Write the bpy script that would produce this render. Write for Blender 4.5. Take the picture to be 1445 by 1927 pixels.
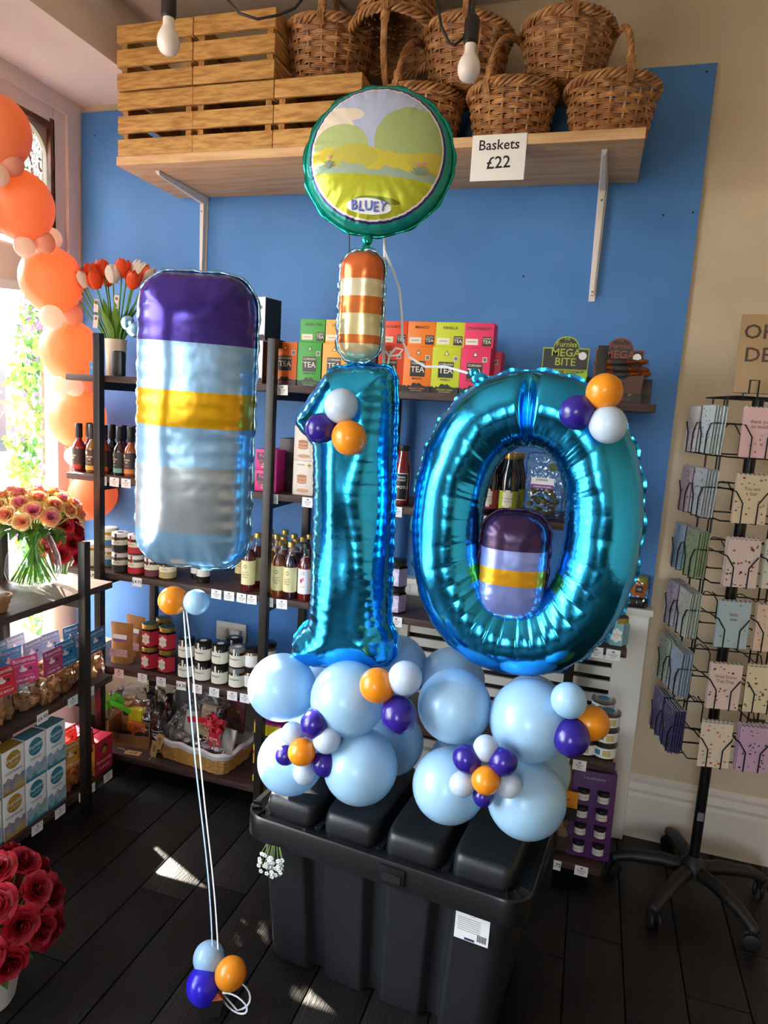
import bpy, bmesh, math, random
import numpy as np
from mathutils import Vector, Matrix, Euler, noise
from mathutils.geometry import delaunay_2d_cdt
random.seed(7)
PI = math.pi
for o in list(bpy.data.objects): bpy.data.objects.remove(o, do_unlink=True)
SC = bpy.context.scene
COL = SC.collection

# ------------------------------------------------------------------ camera
F, CX, CY, H = 1280.0, 722.5, 963.5, 1.6
def _rot():
    a, b, c = -0.2914, 0.1529, 0.0600
    yaw = Matrix(((math.cos(a), -math.sin(a), 0), (math.sin(a), math.cos(a), 0), (0, 0, 1)))
    base = Matrix(((1, 0, 0), (0, 0, -1), (0, 1, 0)))
    pit = Matrix(((1, 0, 0), (0, math.cos(b), -math.sin(b)), (0, math.sin(b), math.cos(b))))
    rol = Matrix(((math.cos(c), -math.sin(c), 0), (math.sin(c), math.cos(c), 0), (0, 0, 1)))
    return rol @ pit @ base @ yaw
RC = _rot()
CAMP = Vector((0, 0, H))
cd = bpy.data.cameras.new('camera'); cam = bpy.data.objects.new('camera', cd); COL.objects.link(cam)
cd.sensor_fit = 'HORIZONTAL'; cd.sensor_width = 36.0; cd.lens = F / 1445 * 36.0
cd.clip_start = 0.02; cd.clip_end = 200
r0, r1, r2 = RC[0], RC[1], RC[2]
cam.matrix_world = Matrix(((r0[0], -r1[0], -r2[0], 0), (r0[1], -r1[1], -r2[1], 0), (r0[2], -r1[2], -r2[2], H), (0, 0, 0, 1)))
SC.camera = cam
def ray(x, y): return RC.transposed() @ Vector(((x - CX) / F, (y - CY) / F, 1.0))
def onY(x, y, Y): d = ray(x, y); return CAMP + d * (Y / d.y)
def onX(x, y, X): d = ray(x, y); return CAMP + d * (X / d.x)
def onZ(x, y, Z): d = ray(x, y); return CAMP + d * ((Z - H) / d.z)
def onD(x, y, D): return CAMP + ray(x, y) * D
def depth(P): return RC[2].dot(Vector(P) - CAMP)

# ------------------------------------------------------------------ world, sun, exposure
w = bpy.data.worlds.new('sky'); SC.world = w; w.use_nodes = True
nt = w.node_tree; nt.nodes.clear()
sky = nt.nodes.new('ShaderNodeTexSky'); sky.sky_type = 'NISHITA'; sky.sun_disc = False
sky.sun_elevation = math.radians(32); sky.sun_rotation = math.radians(-65); sky.altitude = 10
bg = nt.nodes.new('ShaderNodeBackground'); bg.inputs[1].default_value = 1.0
wo = nt.nodes.new('ShaderNodeOutputWorld')
hs = nt.nodes.new('ShaderNodeHueSaturation'); hs.inputs['Saturation'].default_value = .5; nt.links.new(sky.outputs[0], hs.inputs['Color']); nt.links.new(hs.outputs[0], bg.inputs[0]); nt.links.new(bg.outputs[0], wo.inputs[0])
sl = bpy.data.lights.new('sun', 'SUN'); sl.energy = 16.0; sl.angle = math.radians(0.6); sl.color = (1.0, 0.90, 0.74)
so = bpy.data.objects.new('sun', sl); COL.objects.link(so)
so.rotation_euler = Vector((.80, -.36, -.48)).to_track_quat('-Z', 'Y').to_euler(); so.location = (-6, 5, 6)
vs = SC.view_settings
vs.view_transform = 'Standard'; vs.look = 'None'; vs.gamma = 1.0; vs.use_curve_mapping = False; vs.exposure = 1.75

def portal(loc, size, rot):
    l = bpy.data.lights.new('opening_portal', 'AREA'); l.shape = 'RECTANGLE'; l.size, l.size_y = size
    l.cycles.is_portal = True
    o = bpy.data.objects.new('opening_portal', l); COL.objects.link(o); o.location = loc; o.rotation_euler = rot

# ------------------------------------------------------------------ materials
def lin(c):
    c = c.lstrip('#'); v = [int(c[i:i + 2], 16) / 255 for i in (0, 2, 4)]
    return tuple((x / 12.92 if x <= .04045 else ((x + .055) / 1.055) ** 2.4) for x in v) + (1,)
MATS = {}
def mat(name, col, rough=.5, metal=0, col2=None, scale=20, bump=0, bscale=60, coat=0, spec=.5, stretch=None, translucent=0, alpha=None, sheen=0, detail=4, lo=.4, hi=.65):
    if name in MATS: return MATS[name]
    m = bpy.data.materials.new(name); m.use_nodes = True; t = m.node_tree; N = t.nodes; L = t.links
    b = N['Principled BSDF']; b.inputs['Base Color'].default_value = lin(col); b.inputs['Roughness'].default_value = rough
    b.inputs['Metallic'].default_value = metal; b.inputs['Coat Weight'].default_value = coat; b.inputs['Specular IOR Level'].default_value = spec
    b.inputs['Coat Roughness'].default_value = .15
    if sheen: b.inputs['Sheen Weight'].default_value = sheen
    src = None
    if col2 or bump:
        tc = N.new('ShaderNodeTexCoord'); mp = N.new('ShaderNodeMapping'); L.new(tc.outputs['Object'], mp.inputs[0])
        if stretch:
            mp.inputs['Scale'].default_value = stretch
            oi = N.new('ShaderNodeObjectInfo'); vm = N.new('ShaderNodeVectorMath'); vm.operation = 'SCALE'
            cb = N.new('ShaderNodeCombineXYZ')
            for i in range(3): L.new(oi.outputs['Random'], cb.inputs[i])
            vm.inputs[3].default_value = 37.0; L.new(cb.outputs[0], vm.inputs[0]); L.new(vm.outputs[0], mp.inputs['Location'])
    if col2:
        nz = N.new('ShaderNodeTexNoise'); nz.inputs['Scale'].default_value = scale; nz.inputs['Detail'].default_value = detail
        L.new(mp.outputs[0], nz.inputs['Vector'])
        rp = N.new('ShaderNodeValToRGB'); rp.color_ramp.elements[0].color = lin(col); rp.color_ramp.elements[1].color = lin(col2)
        rp.color_ramp.elements[0].position = lo; rp.color_ramp.elements[1].position = hi
        L.new(nz.outputs[0], rp.inputs[0]); L.new(rp.outputs[0], b.inputs['Base Color'])
    if bump:
        n2 = N.new('ShaderNodeTexNoise'); n2.inputs['Scale'].default_value = bscale; n2.inputs['Detail'].default_value = 5
        L.new(mp.outputs[0], n2.inputs['Vector'])
        bp = N.new('ShaderNodeBump'); bp.inputs['Strength'].default_value = bump; bp.inputs['Distance'].default_value = .01
        L.new(n2.outputs[0], bp.inputs['Height']); L.new(bp.outputs[0], b.inputs['Normal'])
    if translucent:
        tr = N.new('ShaderNodeBsdfTranslucent'); mx = N.new('ShaderNodeMixShader'); mx.inputs[0].default_value = translucent
        tr.inputs[0].default_value = lin(col)
        L.new(b.outputs[0], mx.inputs[1]); L.new(tr.outputs[0], mx.inputs[2]); L.new(mx.outputs[0], N['Material Output'].inputs[0])
    MATS[name] = m; return m
def clear(name, tint='#ffffff', gloss=.1, rough=.03, bump=0, bscale=30):
    """thin clear sheet: see-through with a glossy skin"""
    if name in MATS: return MATS[name]
    m = bpy.data.materials.new(name); m.use_nodes = True; t = m.node_tree; N = t.nodes; L = t.links
    N.remove(N['Principled BSDF'])
    a = N.new('ShaderNodeBsdfTransparent'); a.inputs[0].default_value = lin(tint)
    g = N.new('ShaderNodeBsdfGlossy'); g.inputs['Roughness'].default_value = rough
    lw = N.new('ShaderNodeLayerWeight'); lw.inputs[0].default_value = .25
    mr = N.new('ShaderNodeMapRange'); mr.inputs['To Min'].default_value = gloss * .4; mr.inputs['To Max'].default_value = min(1, gloss * 4)
    L.new(lw.outputs['Fresnel'], mr.inputs[0])
    mx = N.new('ShaderNodeMixShader'); L.new(mr.outputs[0], mx.inputs[0]); L.new(a.outputs[0], mx.inputs[1]); L.new(g.outputs[0], mx.inputs[2])
    if bump:
        tc = N.new('ShaderNodeTexCoord'); n2 = N.new('ShaderNodeTexNoise'); n2.inputs['Scale'].default_value = bscale
        bp = N.new('ShaderNodeBump'); bp.inputs['Strength'].default_value = bump; bp.inputs['Distance'].default_value = .02
        L.new(tc.outputs['Object'], n2.inputs['Vector']); L.new(n2.outputs[0], bp.inputs['Height']); L.new(bp.outputs[0], g.inputs['Normal']); L.new(bp.outputs[0], lw.inputs['Normal'])
    L.new(mx.outputs[0], N['Material Output'].inputs[0]); MATS[name] = m; return m
def banded(name, stops, rough=.18, metal=.9, axis=2, lo=-.5, hi=.5, bump=.25):
    """print in flat bands along one axis of the object"""
    m = bpy.data.materials.new(name); m.use_nodes = True; t = m.node_tree; N = t.nodes; L = t.links; b = N['Principled BSDF']
    b.inputs['Roughness'].default_value = rough; b.inputs['Metallic'].default_value = metal
    tc = N.new('ShaderNodeTexCoord'); sp = N.new('ShaderNodeSeparateXYZ'); L.new(tc.outputs['Object'], sp.inputs[0])
    mr = N.new('ShaderNodeMapRange'); mr.inputs['From Min'].default_value = lo; mr.inputs['From Max'].default_value = hi
    L.new(sp.outputs[axis], mr.inputs[0]); rp = N.new('ShaderNodeValToRGB'); rp.color_ramp.interpolation = 'CONSTANT'
    E = rp.color_ramp.elements
    while len(E) < len(stops): E.new(.5)
    for e, (p, c) in zip(E, stops): e.position = p; e.color = lin(c)
    L.new(mr.outputs[0], rp.inputs[0]); L.new(rp.outputs[0], b.inputs['Base Color'])
    nz = N.new('ShaderNodeTexNoise'); nz.inputs['Scale'].default_value = 14; bp = N.new('ShaderNodeBump'); bp.inputs['Strength'].default_value = bump; bp.inputs['Distance'].default_value = .01
    L.new(tc.outputs['Object'], nz.inputs['Vector']); L.new(nz.outputs[0], bp.inputs['Height']); L.new(bp.outputs[0], b.inputs['Normal'])
    MATS[name] = m; return m

# ------------------------------------------------------------------ mesh building
_txt = {}
def text_mesh(s):
    if s in _txt: return _txt[s]
    c = bpy.data.curves.new('t', 'FONT'); c.body = s; c.align_x = 'CENTER'; c.align_y = 'CENTER'; c.size = 1; c.resolution_u = 2
    c.offset = .012
    o = bpy.data.objects.new('t', c); me = bpy.data.meshes.new_from_object(o)
    r = ([tuple(v.co) for v in me.vertices], [tuple(p.vertices) for p in me.polygons])
    bpy.data.objects.remove(o); bpy.data.curves.remove(c); bpy.data.meshes.remove(me); _txt[s] = r; return r
class MB:
    def __init__(s): s.v = []; s.f = []; s.mi = []; s.sm = []; s.mats = []
    def add(s, vs, fs, m, smooth=False, T=None):
        if m not in s.mats: s.mats.append(m)
        k = s.mats.index(m); n = len(s.v)
        s.v += [tuple(T @ Vector(v)) for v in vs] if T else [tuple(v) for v in vs]
        for f in fs: s.f.append(tuple(i + n for i in f)); s.mi.append(k); s.sm.append(smooth)
        return s
    def box(s, c, sz, m, T=None, taper=1.0):
        x, y, z = (q / 2 for q in sz); V = []
        for dz, k in ((-z, taper), (z, 1)):
            V += [(c[0] + a * x * k, c[1] + b * y * k, c[2] + dz) for a, b in ((-1, -1), (1, -1), (1, 1), (-1, 1))]
        return s.add(V, [(3, 2, 1, 0), (4, 5, 6, 7), (0, 1, 5, 4), (1, 2, 6, 5), (2, 3, 7, 6), (3, 0, 4, 7)], m, False, T)
    def rbox(s, c, sz, m, r=.004, T=None):
        """box with chamfered edges"""
        b = bmesh.new(); bmesh.ops.create_cube(b, size=1)
        for v in b.verts: v.co = Vector((v.co.x * sz[0], v.co.y * sz[1], v.co.z * sz[2]))
        bmesh.ops.bevel(b, geom=list(b.edges), offset=min(r, min(sz) * .45), segments=2, affect='EDGES', profile=.6)
        b.verts.index_update(); V = [tuple(v.co + Vector(c)) for v in b.verts]; FF = [tuple(v.index for v in f.verts) for f in b.faces]; b.free()
        return s.add(V, FF, m, True, T)
    def lathe(s, prof, m, n=24, c=(0, 0, 0), T=None, smooth=True, cap=True, ph=0):
        V = []; FF = []
        for r, z in prof: V += [(c[0] + r * math.cos(2 * PI * i / n + ph), c[1] + r * math.sin(2 * PI * i / n + ph), c[2] + z) for i in range(n)]
        for j in range(len(prof) - 1):
            for i in range(n): FF.append((j * n + i, j * n + (i + 1) % n, (j + 1) * n + (i + 1) % n, (j + 1) * n + i))
        if cap:
            if prof[0][0] > 1e-5: FF.append(tuple(range(n))[::-1])
            if prof[-1][0] > 1e-5: FF.append(tuple((len(prof) - 1) * n + i for i in range(n)))
        return s.add(V, FF, m, smooth, T)
    def tube(s, pts, r, m, n=6, closed=False, T=None, smooth=True, rs=None):
        P = [Vector(p) for p in pts]; V = []; FF = []; K = len(P); up = None
        for i in range(K):
            a = P[i - 1] if (i or closed) else P[i]; b = P[(i + 1) % K] if (i < K - 1 or closed) else P[i]
            t = (b - a).normalized()
            if up is None: up = t.orthogonal().normalized()
            up = (up - t * up.dot(t)); up = up.normalized() if up.length > 1e-6 else t.orthogonal().normalized()
            q = t.cross(up); rr = rs[i] if rs else r
            V += [tuple(P[i] + (up * math.cos(2 * PI * k / n) + q * math.sin(2 * PI * k / n)) * rr) for k in range(n)]
        for i in range(K if closed else K - 1):
            j = (i + 1) % K
            for k in range(n): FF.append((i * n + k, i * n + (k + 1) % n, j * n + (k + 1) % n, j * n + k))
        if not closed: FF += [tuple(range(n))[::-1], tuple((K - 1) * n + k for k in range(n))]
        return s.add(V, FF, m, smooth, T)
    def ribbon(s, pts, wd, m, up=(0, 1, 0), T=None, th=.0006):
        P = [Vector(p) for p in pts]; V = []; FF = []; u = Vector(up)
        for i, p in enumerate(P):
            t = (P[min(i + 1, len(P) - 1)] - P[max(i - 1, 0)]).normalized(); q = t.cross(u); q = q.normalized() if q.length > 1e-4 else Vector((1, 0, 0)); nn = q.cross(t) * th
            ww = wd(i / (len(P) - 1)) if callable(wd) else wd
            V += [tuple(p + q * ww / 2 + nn), tuple(p - q * ww / 2 + nn), tuple(p - q * ww / 2 - nn), tuple(p + q * ww / 2 - nn)]
        for i in range(len(P) - 1):
            for k in range(4): FF.append((i * 4 + k, i * 4 + (k + 1) % 4, i * 4 + 4 + (k + 1) % 4, i * 4 + 4 + k))
        return s.add(V, FF, m, True, T)
    def ell(s, c, r, m, nu=20, nv=14, T=None):
        if not hasattr(r, '__len__'): r = (r, r, r)
        V = [(c[0], c[1], c[2] + r[2])]; FF = []
        for j in range(1, nv):
            a = PI * j / nv
            V += [(c[0] + r[0] * math.sin(a) * math.cos(2 * PI * i / nu), c[1] + r[1] * math.sin(a) * math.sin(2 * PI * i / nu), c[2] + r[2] * math.cos(a)) for i in range(nu)]
        V.append((c[0], c[1], c[2] - r[2])); e = len(V) - 1
        for i in range(nu):
            FF.append((0, 1 + i, 1 + (i + 1) % nu)); FF.append((e, e - nu + (i + 1) % nu, e - nu + i))
            for j in range(nv - 2): FF.append((1 + j * nu + i, 1 + (j + 1) * nu + i, 1 + (j + 1) * nu + (i + 1) % nu, 1 + j * nu + (i + 1) % nu))
        return s.add(V, FF, m, True, T)
    def poly(s, pts, m, T=None, y=0):
        """flat polygon in the x-z plane facing -y"""
        return s.add([(p[0], y, p[1]) for p in pts], [tuple(range(len(pts)))], m, False, T)
    def rect(s, x, z, wd, ht, m, y, T=None): return s.poly([(x - wd / 2, z - ht / 2), (x + wd / 2, z - ht / 2), (x + wd / 2, z + ht / 2), (x - wd / 2, z + ht / 2)], m, T, y)
    def disc(s, x, z, rx, m, y, rz=None, n=28, T=None):
        rz = rz or rx; return s.poly([(x + rx * math.cos(2 * PI * i / n), z + rz * math.sin(2 * PI * i / n)) for i in range(n)], m, T, y)
    def prism(s, pts, y0, y1, m, T=None, smooth=False):
        n = len(pts); V = [(p[0], y0, p[1]) for p in pts] + [(p[0], y1, p[1]) for p in pts]
        FF = [tuple(range(n)), tuple(range(2 * n - 1, n - 1, -1))] + [(i, i + n, (i + 1) % n + n, (i + 1) % n) for i in range(n)]
        return s.add(V, FF, m, smooth, T)
    def text(s, t, size, m, x, z, y, rot=0, T=None, sx=1):
        V, FF = text_mesh(t); c, sn = math.cos(rot), math.sin(rot)
        return s.add([(x + (a * sx * c - b * sn) * size, y, z + (a * sx * sn + b * c) * size) for a, b, _ in V], FF, m, False, T)
    def ctext(s, t, size, m, R, z, a0=0, T=None, sx=1):
        V, FF = text_mesh(t)
        return s.add([((R * math.cos(-PI / 2 + a0 + a * sx * size / R)), R * math.sin(-PI / 2 + a0 + a * sx * size / R), z + b * size) for a, b, _ in V], FF, m, False, T)
    def band(s, R, z0, z1, m, a=PI, c=0, n=20, T=None):
        V = []; 
        for i in range(n + 1):
            t = -PI / 2 + c - a + 2 * a * i / n; V += [(R * math.cos(t), R * math.sin(t), z0), (R * math.cos(t), R * math.sin(t), z1)]
        return s.add(V, [(2 * i, 2 * i + 2, 2 * i + 3, 2 * i + 1) for i in range(n)], m, True, T)
    def mesh(s, name, sharp=40):
        me = bpy.data.meshes.new(name); me.from_pydata(s.v, [], s.f)
        for m in s.mats: me.materials.append(m)
        me.polygons.foreach_set('material_index', s.mi); me.polygons.foreach_set('use_smooth', s.sm); me.update()
        if any(s.sm) and sharp: me.set_sharp_from_angle(angle=math.radians(sharp))
        return me
    def build(s, name, parent=None, loc=None, rot=None, sharp=40): return put(name, s.mesh(name, sharp), parent, loc, rot)
def put(name, me, parent=None, loc=None, rot=None, scale=None):
    o = bpy.data.objects.new(name, me); COL.objects.link(o)
    if parent: o.parent = parent
    if loc is not None: o.location = loc
    if rot is not None: o.rotation_euler = rot
    if scale is not None: o.scale = scale if hasattr(scale, '__len__') else (scale,) * 3
    return o
def tag(o, label, cat, group=None):
    o['label'] = label; o['category'] = cat
    if group: o['group'] = group
    return o
def thing(name, label, cat, loc=(0, 0, 0), rz=0, group=None, rot=None):
    o = bpy.data.objects.new(name, None); COL.objects.link(o); o.empty_display_size = .05
    o.location = loc; o.rotation_euler = rot or (0, 0, rz); return tag(o, label, cat, group)
def struct(o): o['kind'] = 'structure'; return o
def dup(root, loc, rz=None, label=None, group=None, scale=None):
    r = root.copy(); COL.objects.link(r); r.location = loc
    if rz is not None: r.rotation_euler = (0, 0, rz) if not hasattr(rz, '__len__') else rz
    if label: r['label'] = label
    if group: r['group'] = group
    if scale: r.scale = scale if hasattr(scale, '__len__') else (scale,) * 3
    for ch in list(root.children):
        c = ch.copy(); COL.objects.link(c); c.parent = r
        for g in list(ch.children): d = g.copy(); COL.objects.link(d); d.parent = c
    return r
ORD = ['first', 'second', 'third', 'fourth', 'fifth', 'sixth', 'seventh', 'eighth', 'ninth', 'tenth', 'eleventh', 'twelfth', 'thirteenth', 'fourteenth']

# ------------------------------------------------------------------ common materials
WALL = mat('wall_paint', '#d8c5a9', .85, col2='#cebb9d', scale=3, bump=.08, bscale=120)
BLUE = mat('blue_paint', '#4c87cc', .55, col2='#4681c6', scale=5, bump=.05, bscale=200)
PINKW = mat('soffit_paint', '#ecdcd4', .8, bump=.05, bscale=90)
FLOORM = mat('black_boards', '#0c0a09', .45, col2='#1b1612', scale=9, bump=.25, bscale=30, stretch=(8, .8, 1), lo=.5, hi=.8)
DARKW = mat('dark_shelf_wood', '#3a2620', .5, col2='#533a30', scale=8, stretch=(1.2, 10, 10), bump=.1, bscale=20)
STEEL = mat('dark_steel', '#2c2622', .4, metal=.3)
PINE = mat('pine_board', '#e2bb8a', .55, col2='#cfa06c', scale=4, stretch=(1, 9, 9), bump=.06, bscale=20)
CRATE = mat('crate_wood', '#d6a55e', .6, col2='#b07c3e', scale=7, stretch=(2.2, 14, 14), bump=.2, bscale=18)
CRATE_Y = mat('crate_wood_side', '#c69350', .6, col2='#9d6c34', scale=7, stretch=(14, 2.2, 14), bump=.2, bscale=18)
WHITE = mat('white_card', '#f3f0ec', .6)
CREAM = mat('cream_label', '#ece3c8', .6)
BLACK = mat('black_print', '#161313', .5)
GREY = mat('grey_print', '#7d7a78', .6)
RED = mat('red_print', '#c01526', .45)
WICK = mat('wicker', '#8f6038', .5, col2='#c08c58', scale=25, bump=.15, bscale=80)
WICK2 = mat('wicker_rod', '#a26e42', .5, col2='#d09c66', scale=25, bump=.15, bscale=80)
BRKT = mat('bracket_white', '#e6ddd6', .4)
PWHITE = mat('painted_white', '#e4ded3', .55, bump=.04, bscale=60)
GLASS = clear('window_glass', gloss=.08)
CELLO = clear('cellophane', gloss=.22, rough=.08, bump=.9, bscale=25)
KRAFT = mat('kraft_paper', '#b98245', .7, col2='#a8733a', scale=14)
TAGC = mat('kraft_tag', '#c79c63', .7)

# ------------------------------------------------------------------ the room
WY = 2.66; LX = -2.29; CZ = 3.05
m = MB(); m.box((-.6 + 1.2, -.3, -.06), (6.0, 6.2, .08), mat('subfloor', '#050404', .9)); fl = struct(m.build('floor'))
pw = .168; x = LX + .01; k = 0
while x < 2.2:
    y = WY - .005; first = True
    while y > -1.2:
        L = random.uniform(.5, 1.9) if first else random.uniform(1.2, 2.4); first = False
        y2 = max(y - L, -1.4)
        b = MB(); b.rbox((0, 0, -.01), (pw - .004, y - y2 - .003, .02), FLOORM, .002)
        b.build('plank', fl, (x + pw / 2, (y + y2) / 2, -random.uniform(0, .0012)))
        y = y2
    x += pw; k += 1
m = MB(); m.box((.45, WY + .06, 1.5), (5.72, .12, 3.2), WALL); wb = struct(m.build('wall_back'))
m = MB(); m.box(((-2.283 + .263) / 2, WY - .006, (2.79 + .42) / 2), (.263 + 2.283, .012, 2.79 - .42), BLUE)
for px, py in ((1248, 405), (1304, 400), (640, 560), (985, 520), (1330, 135), (178, 255), (214, 560)):
    p = onY(px, py, WY - .012); m.disc(p.x, p.z, .004, BLACK, WY - .0125, n=8)
struct(m.build('wall_panel_back'))
m = MB(); m.box((3.25, -.3, 1.5), (.12, 6.2, 3.2), WALL); struct(m.build('wall_right'))
m = MB()
for c, s in (((-1.6, -3.3, 1.5), (1.6, .12, 3.2)), ((1.7, -3.3, 1.5), (3.2, .12, 3.2)), ((.45, -3.3, .35), (4.2, .12, 1.1)), ((.45, -3.3, 2.85), (4.2, .12, .5))): m.box(c, s, WALL)
struct(m.build('wall_front'))  # unseen opening left in this wall, added for frontal fill from the sky
m = MB(); m.box((.45, -.3, CZ + .05), (5.72, 6.2, .1), mat('ceiling_paint', '#ddd0bf', .85)); struct(m.build('ceiling'))
m = MB(); m.box(((LX - 1.87) / 2, -.3, (2.82 + CZ) / 2), (-1.87 - LX, 5.92, CZ - 2.82), PINKW); struct(m.build('ceiling_soffit'))
# window wall: pier at the corner, sill wall, head
m = MB()
Y0, Y1, Z0, Z1 = -.9, 2.575, .32, 2.755
m.box((LX - .07, (Y1 + WY) / 2, 1.5), (.14, WY - Y1, 3.2), PINKW); m.box((LX - .07, (-3.3 + Y0) / 2, 1.5), (.14, Y0 + 3.3, 3.2), PINKW)
m.box((LX - .07, 1.66, 1.5), (.14, .84, 3.2), PINKW); m.box((LX - .07, (Y0 + Y1) / 2, Z0 / 2 - .05), (.14, Y1 - Y0, Z0 + .1), PINKW); m.box((LX - .07, (Y0 + Y1) / 2, (Z1 + 3.1) / 2), (.14, Y1 - Y0, 3.1 - Z1), PINKW)  # unseen middle pier, added to narrow the sun beam into the room
struct(m.build('wall_left'))
OAK = mat('old_dark_wood', '#7d4c2a', .55, col2='#4a2a18', scale=12, bump=.3, bscale=30)
w1 = struct(bpy.data.objects.new('window_1', None)); COL.objects.link(w1); w1.location = (LX, 1, 1)
def wpart(name, bs, mt):
    b = MB()
    for c, s in bs: b.box((c[0] - LX, c[1] - 1, c[2] - 1), s, mt)
    return b.build(name, w1)
FX = LX - .05
for nm, c, s in (('jamb', (FX, Y1 - .033, 1.54), (.07, .066, 2.43)), ('jamb', (FX, Y0 + .03, 1.54), (.07, .06, 2.43)), ('head', (FX - .001, .8365, Z1 - .033), (.068, 3.343, .066)),
                 ('sill', (FX + .03, .84, Z0 + .02), (.16, 3.4, .04)), ('transom', (FX + .01, .84, 2.215), (.1, 3.4, .075)), ('jamb', (FX, 2.09, 1.54), (.07, .03, 2.43)), ('jamb', (FX, 1.22, 1.54), (.07, .03, 2.43))):
    wpart(nm, [(c, s)], PINKW)
for nm, c, s in (('wood_strip', (FX + .01, Y1 - .072, 2.48), (.05, .024, .46)), ('wood_strip', (FX + .01, 1.77, Z1 - .072), (.05, 1.45, .024))): wpart(nm, [(c, s)], OAK)
b = MB(); b.box((-.06, .29, .22), (.006, 3.36, 1.9), GLASS); b.build('pane', w1)
# patterned top light with rounded inner arch of leaded frame
pg = MB(); pm = bpy.data.materials.new('patterned_glass'); pm.use_nodes = True
t = pm.node_tree; pb = t.nodes['Principled BSDF']; pb.inputs['Transmission Weight'].default_value = 1; pb.inputs['Roughness'].default_value = .05; pb.inputs['IOR'].default_value = 1.35; pb.inputs['Base Color'].default_value = (.85, .9, .85, 1)
vo = t.nodes.new('ShaderNodeTexVoronoi'); vo.inputs['Scale'].default_value = 42; vo.feature = 'SMOOTH_F1'; tc = t.nodes.new('ShaderNodeTexCoord'); bp = t.nodes.new('ShaderNodeBump'); bp.inputs['Strength'].default_value = .9; bp.inputs['Distance'].default_value = .02
t.links.new(tc.outputs['Object'], vo.inputs['Vector']); t.links.new(vo.outputs[0], bp.inputs['Height']); t.links.new(bp.outputs[0], pb.inputs['Normal'])
pg.box((-.06, .77, 1.48), (.008, 1.48, .44), pm); pg.build('patterned_pane', w1)
# corner filler of the arched top light
b = MB(); ar = []
for i in range(13):
    a = PI / 2 * i / 12; ar.append((2.49 - .14 + .14 * math.sin(a) - 1, 2.668 - .12 + .12 * math.cos(a) - 1))
ar += [(2.49 - 1, 2.26 - 1), (2.51 - 1, 2.26 - 1), (2.51 - 1, 2.70 - 1), (1.8 - 1, 2.70 - 1), (1.8 - 1, 2.668 - 1)]
b.prism(ar, 0, .02, mat('grey_lead', '#a39a8a', .6), T=Matrix(((0, 1, 0, -.055), (1, 0, 0, 0), (0, 0, 1, 0), (0, 0, 0, 1)))); b.build('arched_frame', w1)
# skirting on the back wall, right of the heater cover
m = MB(); m.prism([(WY - .02, 0), (WY - .02, .17), (WY - .016, .185), (WY - .02, .2), (WY - .012, .225), (WY - .016, .24), (WY, .255), (WY, 0)], .26, 3.19, PWHITE, T=Matrix(((0, 1, 0, 0), (1, 0, 0, 0), (0, 0, 1, 0), (0, 0, 0, 1)))); struct(m.build('baseboard_back'))
portal((LX - .2, 2.32, 1.54), (2.4, .5), (0, -PI / 2, 0)); portal((LX - .2, .17, 1.54), (2.4, 2.1), (0, -PI / 2, 0))
portal((-.35, -3.4, 1.75), (.9, 1.7), (-PI / 2 + PI, 0, 0))  # sampling portal at the added rear opening

# ------------------------------------------------------------------ outside, seen through the window
m = MB(); m.box((-7.5, 1.5, -.15), (10.3, 16, .1), mat('pavement', '#b9b2a6', .9, col2='#a39c90', scale=3, bump=.2)); struct(m.build('ground'))
st = thing('street_wall', 'pale stone building across the street outside the window', 'building', (-9.2, 4, -.1))
m = MB(); m.box((0, 0, 1.4), (.5, 14, 2.8), mat('street_stone', '#cfc6b8', .9, col2='#a99f90', scale=2, bump=.4, bscale=9)); m.build('wall', st)
SW = mat('street_glass', '#3d4248', .1); SFR = mat('street_frame', '#e8e2d8', .6)
for yy in (-3.4, -.9, 1.6, 4.1):
    for zz in (1.4,):
        f = MB(); f.box((.26, yy, zz), (.06, 1.2, 1.7), SFR); f = f.build('window', st); g = MB(); g.box((.3, yy, zz), (.02, 1.0, 1.5), SW); g.build('pane', f)
# flowering climber on a pole just outside
def leaf_cloud(mb, c, R, n, sz, mats, zr=None):
    for _ in range(n):
        u = Vector((random.gauss(0, 1), random.gauss(0, 1), random.gauss(0, 1))).normalized() * random.uniform(.55, 1)
        p = Vector((c[0] + u.x * R[0], c[1] + u.y * R[1], c[2] + u.z * R[2]))
        T = Matrix.Translation(p) @ Euler((random.uniform(0, 6), random.uniform(0, 6), random.uniform(0, 6))).to_matrix().to_4x4() @ Matrix.Diagonal((sz * random.uniform(.6, 1.3),) * 3 + (1,))
        mb.add([(0, 0, 0), (.5, .1, .28), (1.1, 0, 0), (.5, .1, -.28)], [(0, 1, 2), (0, 2, 3)], random.choice(mats), False, T)
LEAF = [mat('leaf_a', '#5d8a2c', .5, translucent=.4), mat('leaf_b', '#86ab3c', .5, translucent=.4), mat('leaf_c', '#3f6b25', .5, translucent=.35)]
LILAC = mat('lilac_petal', '#b06ac0', .6, translucent=.3)
cl = thing('flowering_climber', 'tall green climbing plant with lilac flowers outside the shop window', 'plant', (-2.78, 2.93, -.1))
m = MB(); leaf_cloud(m, (0, 0, 1.25), (.17, .17, 1.05), 1900, .05, LEAF); o = m.build('foliage', cl); o['kind'] = 'stuff'
m = MB(); leaf_cloud(m, (.03, -.03, 1.35), (.2, .2, 1.05), 420, .045, [LILAC]); o = m.build('blossom', cl); o['kind'] = 'stuff'
m = MB(); m.tube([(0, 0, 0), (.01, 0, 1), (0, .01, 2.2)], .015, OAK); m.build('stem', cl)
hb = thing('street_planter', 'hanging planter with red and green flowers outside above the window', 'planter', (-3.05, 2.95, 2.42))
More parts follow.
